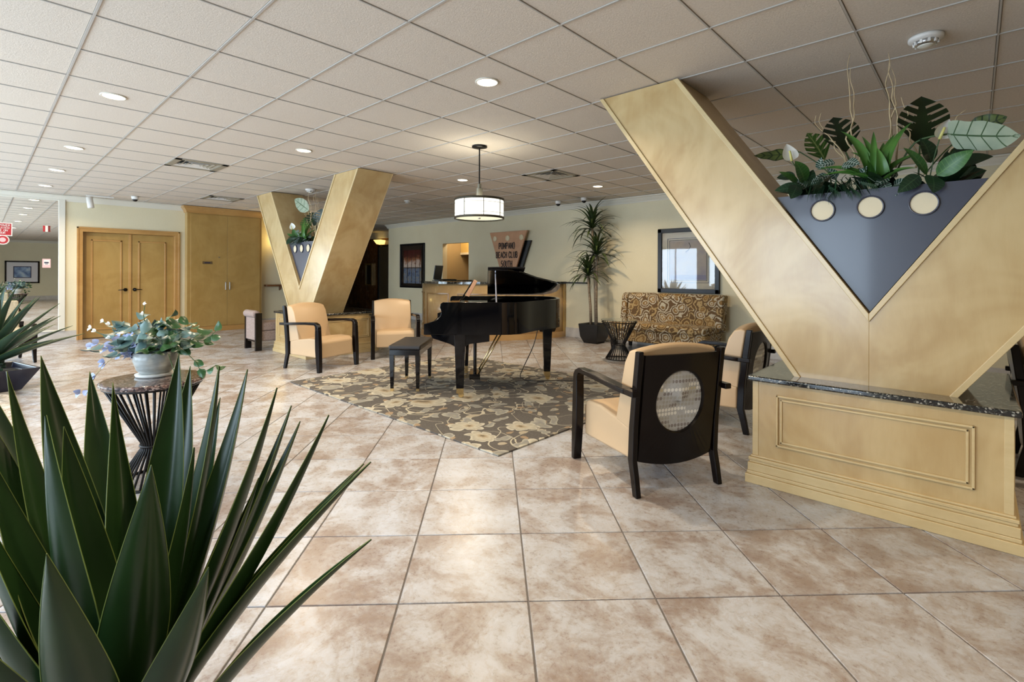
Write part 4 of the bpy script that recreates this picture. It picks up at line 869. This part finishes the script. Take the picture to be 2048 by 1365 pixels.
# ------------------------------------------------------------------ ceiling fittings
prot = None
def cl_label(i, j):
    return {(-3, 1): 'recessed round downlight at upper left, large and bright', (-7, 1): 'second glowing downlight along the left row from camera', (-10, 1): 'third downlight along the left row towards mirror', (-13, 1): 'fourth downlight along the left row close to mirror',
            (1, 4): 'large bright downlight in upper middle of ceiling', (-4, 4): 'round downlight between left vent and pendant lamp', (-4, 8): 'small downlight just behind the pendant lamp', (-2, 11): 'small downlight near the back wall dome cameras'}.get((i, j), 'downlight right of the photo, %s' % {2: 'behind the camera position', 6: 'nearer of the pair on the right', 10: 'farther of the pair on the right'}.get(i, 'over the floor beyond the right chair'))
for i, j in DOWN:
    x, y = tc(i, j)
    if prot is None:
        t = thing('downlight', cl_label(i, j), 'ceiling light', (x, y, CEIL+.004), 0, 'recessed downlights'); 
        MB().lathe([(.086, 0), (.088, -.006), (.076, -.010), (.074, 0)], n=32).obj('trim_ring', TRIMW, t, smooth=True); MB().lathe([(.074, -.002), (.074, -.006)], n=32).obj('lens', LAMP, t); prot = t
    else: dup(prot, (x, y, CEIL+.004), 0, cl_label(i, j))
    area('downlight_beam', (x, y, CEIL-.016), (0, 0, 0), .14, .14, 29, WARM, 'DISK', math.radians(150))
def vent(i, j, label, pyramid=False):
    x, y = tc(i, j); t = thing('ceiling_vent', label, 'vent', (x, y, CEIL)); a = .298
    vm = M('vent_metal', (.36, .33, .26), .5, .3).mat if 'vent_metal' not in bpy.data.materials else bpy.data.materials['vent_metal']
    b = MB()
    for q in ((-a, -a+.07, -a, a), (a-.07, a, -a, a), (-a, a, -a, -a+.07), (-a, a, a-.07, a)): b.box(*q, -.006, .004)
    b.obj('frame', vm, t); MB().box(-a+.02, a-.02, -a+.02, a-.02, .022, .028).obj('duct', BLACKP, t)
    for q in range(4):
        for k in range(4):
            r0 = a-.075-k*.055; b = MB(); b.prism([(r0, -.002), (r0-.035, .02), (r0-.032, .022), (r0+.003, .0)], -r0, r0, 'y'); o = b.obj('louvre', vm if (q % 2) else WHITE, t); o.rotation_euler = (0, 0, q*PI/2)
    return t
vent(-7, 3, 'square ceiling vent with angled louvres left of the V columns'); vent(-12, 5, 'square ceiling vent above the tall closet'); vent(-2, 9, 'square ceiling vent right of the pendant lamp')
def smoke(name, label, x, y, r=.085, cat='smoke detector'):
    t = thing(name, label, cat, (x, y, CEIL)); MB().lathe([(r, 0), (r, -.012), (r*.97, -.02), (r*.72, -.028)], n=32).obj('base_plate', WHITE, t, smooth=True)
    MB().lathe([(r*.72, -.026), (r*.62, -.048), (r*.5, -.052)], n=32).obj('sensing_chamber', STEEL, t, smooth=True)
    for k in range(10):
        a = k*PI/5; o = MB().box(r*.60, r*.72, -.006, .006, -.048, -.026).obj('rib', WHITE, t); o.rotation_euler = (0, 0, a)
    MB().lathe([(r*.5, -.05), (r*.4, -.058), (r*.05, -.064)], n=24).obj('cap', TRIMW, t, smooth=True); return t
smoke('smoke_detector', 'large white smoke detector at upper right above the planter', -.221, 3.837); smoke('smoke_detector', 'white smoke detector between the arms of smaller V column', -8.26, 3.83); smoke('smoke_detector', 'flat white detector right of the smaller V column', -8.11, 5.70, .07)
def dome(label, x, y):
    t = thing('dome_camera', label, 'camera', (x, y, CEIL)); MB().lathe([(.06, 0), (.06, -.02), (.055, -.05), (.04, -.06)], n=24).obj('housing', WHITE, t, smooth=True); MB().lathe([(.045, -.05), (.04, -.075), (.025, -.092), (.005, -.098)], n=24).obj('lens_dome', PIANO, t, smooth=True)
dome('left of two small dome cameras on ceiling near back wall', -5.96, 7.70); dome('right of two small dome cameras on ceiling near back wall', -5.34, 7.68); dome('small dome camera on ceiling above the double door', -11.5, 1.98)
t = thing('track_spotlight', 'white cylinder track spotlight left of the double door', 'ceiling light', (-11.95, 1.38, CEIL)); MB().box(-.02, .02, -.05, .35, -.022, 0).obj('track', WHITE, t); MB().box(-.012, .012, -.012, .012, -.05, -.02).obj('stem', WHITE, t)
o = MB().lathe([(.045, 0), (.05, .01), (.05, .2), (.042, .2)], n=20).obj('head', WHITE, t, smooth=True, loc=(.0, .02, -.235)); o.rotation_euler = (.12, -.1, 0)
t = thing('pendant_lamp', 'glowing drum pendant lamp with dark rims over piano', 'lamp', (-4.05, 3.80, CEIL))
R_ = .275; DM = M('drum_glass').emit((1, .97, .80), 1.35).mat; zt, zb = -.60, -.80
MB().lathe([(.085, 0), (.085, -.012), (.03, -.022)], n=32).obj('canopy', BLACKM, t, smooth=True); MB().tube([(0, 0, -.02), (0, 0, -.45)], .008, 10).obj('rod', BLACKM, t)
MB().lathe([(.022, -.42), (.022, -.47), (.036, -.47), (.036, zt)], n=12).obj('hub', M('pewter', (.16, .15, .12), .4, .8).mat, t)
MB().lathe([(R_-.004, zb+.004), (R_-.004, zt-.004)], n=48, cap=False).obj('shade', DM, t, smooth=True); MB().lathe([(R_-.01, zb+.006), (R_-.01, zb+.004)], n=48).obj('diffuser', M('opal_diffuser').emit((1, .95, .62), .85).mat, t)
RIMM = M('bronze_rim', (.05, .045, .03), .4, .5).mat
for z in (zt, zb): MB().lathe([(R_-.006, z-.012), (R_+.004, z-.012), (R_+.004, z+.012), (R_-.006, z+.012)], n=48, cap=False).obj('rim', RIMM, t, smooth=True)
for k in range(8):
    a = k*PI/4+.2; MB().box(R_-.002, R_+.003, -.003, .003, zb, zt).obj('bar', RIMM, t).rotation_euler = (0, 0, a)
for z in (zt-.045, zb+.045): MB().lathe([(R_-.002, z-.0015), (R_, z-.0015), (R_, z+.0015)], n=48, cap=False).obj('band', RIMM, t)
MB().lathe([(.016, zb+.003), (.012, zb-.01)], n=12).obj('finial', STEEL, t)
for z, rx, pw in ((-.83, 0, 9), (-.55, PI, 3.5)): area('pendant_glow', (-4.05, 3.80, CEIL+z), (rx, 0, 0), .45, .45, pw, (1, .93, .75), 'DISK')

# ------------------------------------------------------------------ planter plants
CAMN = Vector((-FW.x, -FW.y, -.1))
def pl(name, label, x, cat='plant'): return thing(name, label, cat, (VC+x, 3.695, 1.73), 0)
def L_(t, p, Yp): return at_y(p[0], p[1], Yp)-t.location
def put(t, me_fn, base_, tip, Yb, Yt, width, mats, nrm=None, sag=.05, name='leaf', **kw):
    a, e = L_(t, base_, Yb), L_(t, tip, Yt); d = e-a
    me = blade(leafgrid(d.length, width, me_fn, sag=sag, **kw), name, mats); o = link(name, me, t)
    return aim(o, a, d, nrm if nrm is not None else (Vector((0, 0, 1))*.6+CAMN))
def stem(t, a, e, Yb, Yt, r=.004, mat=STEM, mid=None):
    A, E = L_(t, a, Yb), L_(t, e, Yt); Mi = (A+E)/2+Vector(mid or (0, 0, .02)); MB().tube(hump([A, Mi, E], 4), r, 6).obj('stem', mat, t, smooth=True)
def notchf(c, wdt=.3, s0=.34): return lambda t, s: s > s0+.12*math.sin(t*40) and (t*c*1.25) % 1 < wdt and .12 < t < .86
heart = lambda t: (min(1, (t/.16)**.6)*(1-max(0, (t-.25)/.75)**1.9)) if 0 < t < 1 else .02
plants = []
t = pl('monstera', 'monstera with three deeply cut dark leaves at back of large planter', .0)
put(t, heart, (1838, 285), (1840, 187), 3.72, 3.68, .30, G_MON, CAMN, .03, nt=90, ns=16, notch=notchf(4.5), shear=.55, cup=.1)
put(t, heart, (1690, 300), (1664, 230), 3.75, 3.72, .27, G_MON, CAMN+Vector((.2, 0, .2)), .03, nt=90, ns=16, notch=notchf(4.2), shear=.55, cup=.1)
put(t, heart, (1648, 315), (1612, 262), 3.7, 3.66, .20, G_MON2, CAMN+Vector((.3, 0, .3)), .03, nt=90, ns=16, notch=notchf(4), shear=.55, cup=.1)
for a, e in (((1835, 360), (1838, 285)), ((1715, 375), (1690, 300)), ((1665, 380), (1648, 315))): stem(t, a, e, 3.72, 3.72, .005)
plants.append(t)
t = pl('aloe', 'bright green aloe with long arching leaves in middle of large planter', .02)
for k, (x, y, yt, wd) in enumerate([(1680, 258, 3.6, .05), (1745, 258, 3.72, .035), (1722, 268, 3.66, .035), (1788, 262, 3.75, .04), (1822, 238, 3.65, .045), (1632, 335, 3.5, .04), (1640, 348, 3.48, .035), (1697, 346, 3.45, .04), (1830, 330, 3.46, .04), (1765, 280, 3.6, .05), (1780, 290, 3.55, .05), (1735, 300, 3.55, .05), (1850, 300, 3.6, .04), (1700, 300, 3.6, .04), (1752, 290, 3.5, .05)]):
    put(t, strap, (1755+(k % 5-2)*5, 364), (x, y), 3.52, min(yt, 3.6), wd*1.4, G_ALOE, Vector((0, -.5, 1)), .15, nt=12, ns=4, cup=.6, thick=.008)
plants.append(t)
t = pl('calathea', 'calathea with broad pale veined leaf reaching right over planter', .1)
put(t, lambda t: min(1, (t/.08)**.5)*(1-max(0, (t-.55)/.45)**2.2)+.01, (1892, 262), (2040, 264), 3.55, 3.42, .175, G_PALE, CAMN+Vector((0, 0, -.5)), .03, nt=16, ns=6, wave=.05)
stem(t, (1785, 350), (1892, 262), 3.6, 3.55, .005, mid=(-.02, 0, .08))
put(t, lance, (1930, 262), (2012, 226), 3.75, 3.7, .13, G_PALE2, CAMN+Vector((0, 0, .4)), .05, nt=14, ns=6, wave=.08); stem(t, (1850, 340), (1930, 262), 3.7, 3.75)
put(t, lance, (1598, 300), (1506, 308), 3.75, 3.68, .10, G_PALE2, CAMN+Vector((0, 0, .6)), -.04, nt=14, ns=6, wave=.12); stem(t, (1680, 365), (1598, 300), 3.7, 3.75)
plants.append(t)
def lily(label, x, spathe, Ys, leaves, stalk):
    t = pl('peace_lily', label, x); (bx_, by_), (tx, ty) = spathe
    put(t, ovate, (bx_, by_), (tx, ty), Ys, Ys-.02, .10, PETAL, CAMN, -.1, name='spathe', nt=10, ns=6, cup=.35)
    a, e = L_(t, (bx_, by_), Ys-.02), L_(t, (bx_*.5+tx*.5+1, by_*.4+ty*.6), Ys-.035); MB().tube([a, e], [.008, .006], 8).obj('spadix', SPADIX, t, smooth=True)
    stem(t, stalk, (bx_, by_), 3.6, Ys, .003)
    for (a, e, ya, ye, wd, mt) in leaves: put(t, lance, a, e, ya, ye, wd, mt, None, .08, nt=10, ns=4, cup=.15)
    plants.append(t)
lily('peace lily with one white flower at left end of large planter', -.4, ((1582, 318), (1571, 284)), 3.5, [((1608, 362), (1588, 318), 3.55, 3.48, .11, G_LILY), ((1600, 370), (1556, 340), 3.55, 3.42, .06, G_LILY), ((1605, 372), (1548, 378), 3.5, 3.42, .08, G_DARK), ((1592, 368), (1580, 394), 3.46, 3.38, .085, G_DARK), ((1610, 370), (1625, 335), 3.6, 3.6, .07, G_DARK), ((1590, 350), (1552, 352), 3.6, 3.6, .08, G_DARK)], (1615, 385))
lily('peace lily with pointed white flower at right of large planter', .3, ((1877, 272), (1896, 232)), 3.55, [((1872, 345), (1945, 293), 3.5, 3.45, .095, G_LILY), ((1860, 320), (1838, 270), 3.6, 3.56, .11, G_DARK), ((1852, 345), (1805, 290), 3.55, 3.5, .07, G_LILY), ((1838, 345), (1794, 380), 3.46, 3.38, .08, G_DARK), ((1862, 345), (1865, 380), 3.45, 3.38, .10, G_DARK), ((1872, 360), (1950, 326), 3.6, 3.6, .075, G_DARK), ((1898, 356), (1972, 334), 3.72, 3.7, .09, G_DARK), ((1880, 345), (1905, 292), 3.7, 3.7, .10, G_DARK), ((1900, 330), (1985, 306), 3.75, 3.7, .10, G_MON), ((1880, 320), (1960, 282), 3.8, 3.75, .10, G_MON)], (1855, 365))
t = pl('willow_branches', 'pale curly willow branches rising above the large planter', .0, 'branches')
rd = random.Random(2)
for n_, (a, e) in enumerate([((1700, 330), (1692, 100)), ((1712, 330), (1702, 130)), ((1775, 340), (1768, 100)), ((1778, 330), (1785, 130)), ((1790, 330), (1776, 110)), ((1700, 335), (1625, 228)), ((1704, 340), (1636, 224)), ((1895, 320), (1925, 212)), ((1830, 330), (1800, 190))]):
    A, E = L_(t, a, 3.7), L_(t, e, 3.62+.02*(n_ % 4)); P = [A.lerp(E, k/8)+(Vector((rd.uniform(-1, 1), rd.uniform(-1, 1), 0))*.022 if 0 < k else Vector()) for k in range(9)]
    E.z = min(E.z, .9); MB().tube(hump(P, 3), [.006*(1-.75*k/24) for k in range(25)], 6).obj('branch', TWIG, t, smooth=True)
plants.append(t)
def frond(L, n=9):
    b = MB(); b.tube([(0, 0, 0), (L*.5, 0, .03), (L, 0, 0)], [.003, .002, .001], 4)
    for k in range(n):
        x = L*(.2+.8*k/n); l = L*.42*(1-.5*k/n)
        for s in (-1, 1): b.add([(x, 0, .01), (x+l*.5, s*l*.45, .02), (x+l*.95, s*l*.7, -.03), (x+l*.4, s*l*.55, .015)], [(0, 1, 2, 3)])
    return b
t = pl('parlour_fern', 'dark feathery fronds hanging over front lip of large planter', -.1, 'plant')
fm = frond(.16).mesh('frond', G_DARK)
rd = random.Random(9)
for (x, y), (tx, ty) in (((1668, 362), (1650, 392)), ((1660, 355), (1690, 385)), ((1700, 355), (1732, 388)), ((1690, 350), (1715, 392)), ((1640, 360), (1625, 388)), ((1720, 350), (1760, 365)), ((1650, 350), (1610, 360)), ((1690, 345), (1680, 372))):
    a, e = L_(t, (x, y), 3.52), L_(t, (tx, ty), 3.41); o = link('frond', fm, t); aim(o, a, e-a, (0, -1, .6))
plants.append(t)
t = pl('fittonia', 'small veined silver green fittonia leaves in front of the aloe', .05, 'plant')
fm = blade(leafgrid(.085, .055, ovate, sag=.08, cup=.2, nt=8, ns=4), 'leaf', G_FIT)
for k, (x, y) in enumerate([(1680, 330), (1672, 352), (1655, 345), (1692, 318), (1722, 352), (1738, 358), (1765, 362), (1785, 368), (1795, 345), (1800, 362), (1620, 362), (1612, 372), (1776, 350), (1705, 340), (1640, 335), (1668, 320)]):
    o = link('leaf', fm, t); aim(o, L_(t, (x, y), 3.50+.03*(k % 3)), (math.cos(k*1.9), -.4, math.sin(k*1.9)*.6-.1), (0, -1, .5))
plants.append(t)
t = pl('filler_foliage', 'dense dark leaves packed low across the large planter trough', .0, 'foliage')
fm = [blade(leafgrid(.15, .06, lance, sag=.1, nt=6, ns=2), 'leaf', q) for q in (G_DARK, G_MON)]
for k in range(70):
    x = rd.uniform(-.42, .42); o = link('leaf', fm[k % 2], t); a = rd.uniform(0, 2*PI); aim(o, (x, rd.uniform(-.18, .18), .03), (math.cos(a)*.8, math.sin(a)*.8, rd.uniform(.2, 1.1)), (0, 0, 1)); s_ = rd.uniform(.8, 1.4); o.scale = (s_, s_, s_)
plants.append(t)
# the same plants in the farther planter
lab2 = {'monstera': 'dark cut leaf monstera in the smaller V column planter', 'aloe': 'green spiky aloe in the smaller V column planter', 'calathea': 'pale upright calathea leaf in the smaller V column planter', 'willow_branches': 'faint willow branches in the smaller V column planter',
        'parlour_fern': 'feathery fronds over lip of the smaller V column planter', 'fittonia': 'tiny veined leaves in the smaller V column planter', 'filler_foliage': 'dark low foliage in the smaller V column planter'}
seen = 0
for p in plants:
    k = p.name.split('.')[0]
    if k == 'peace_lily':
        if seen: continue
        seen = 1; lb = 'peace lily with small white flower in the smaller V column planter'
    else: lb = lab2[k]
    if k == 'calathea':
        t = thing('calathea', lb, 'plant', (VC-7.41, 3.735, 1.73))
        put(t, lance, (617, 424), (588, 402), 3.75, 3.75, .22, G_PALE, CAMN, .02, nt=12, ns=6, wave=.05); stem(t, (622, 480), (617, 424), 3.75, 3.75, .006); continue
    dup(p, (p.location.x-7.41, p.location.y+.04, p.location.z), 0, lb)
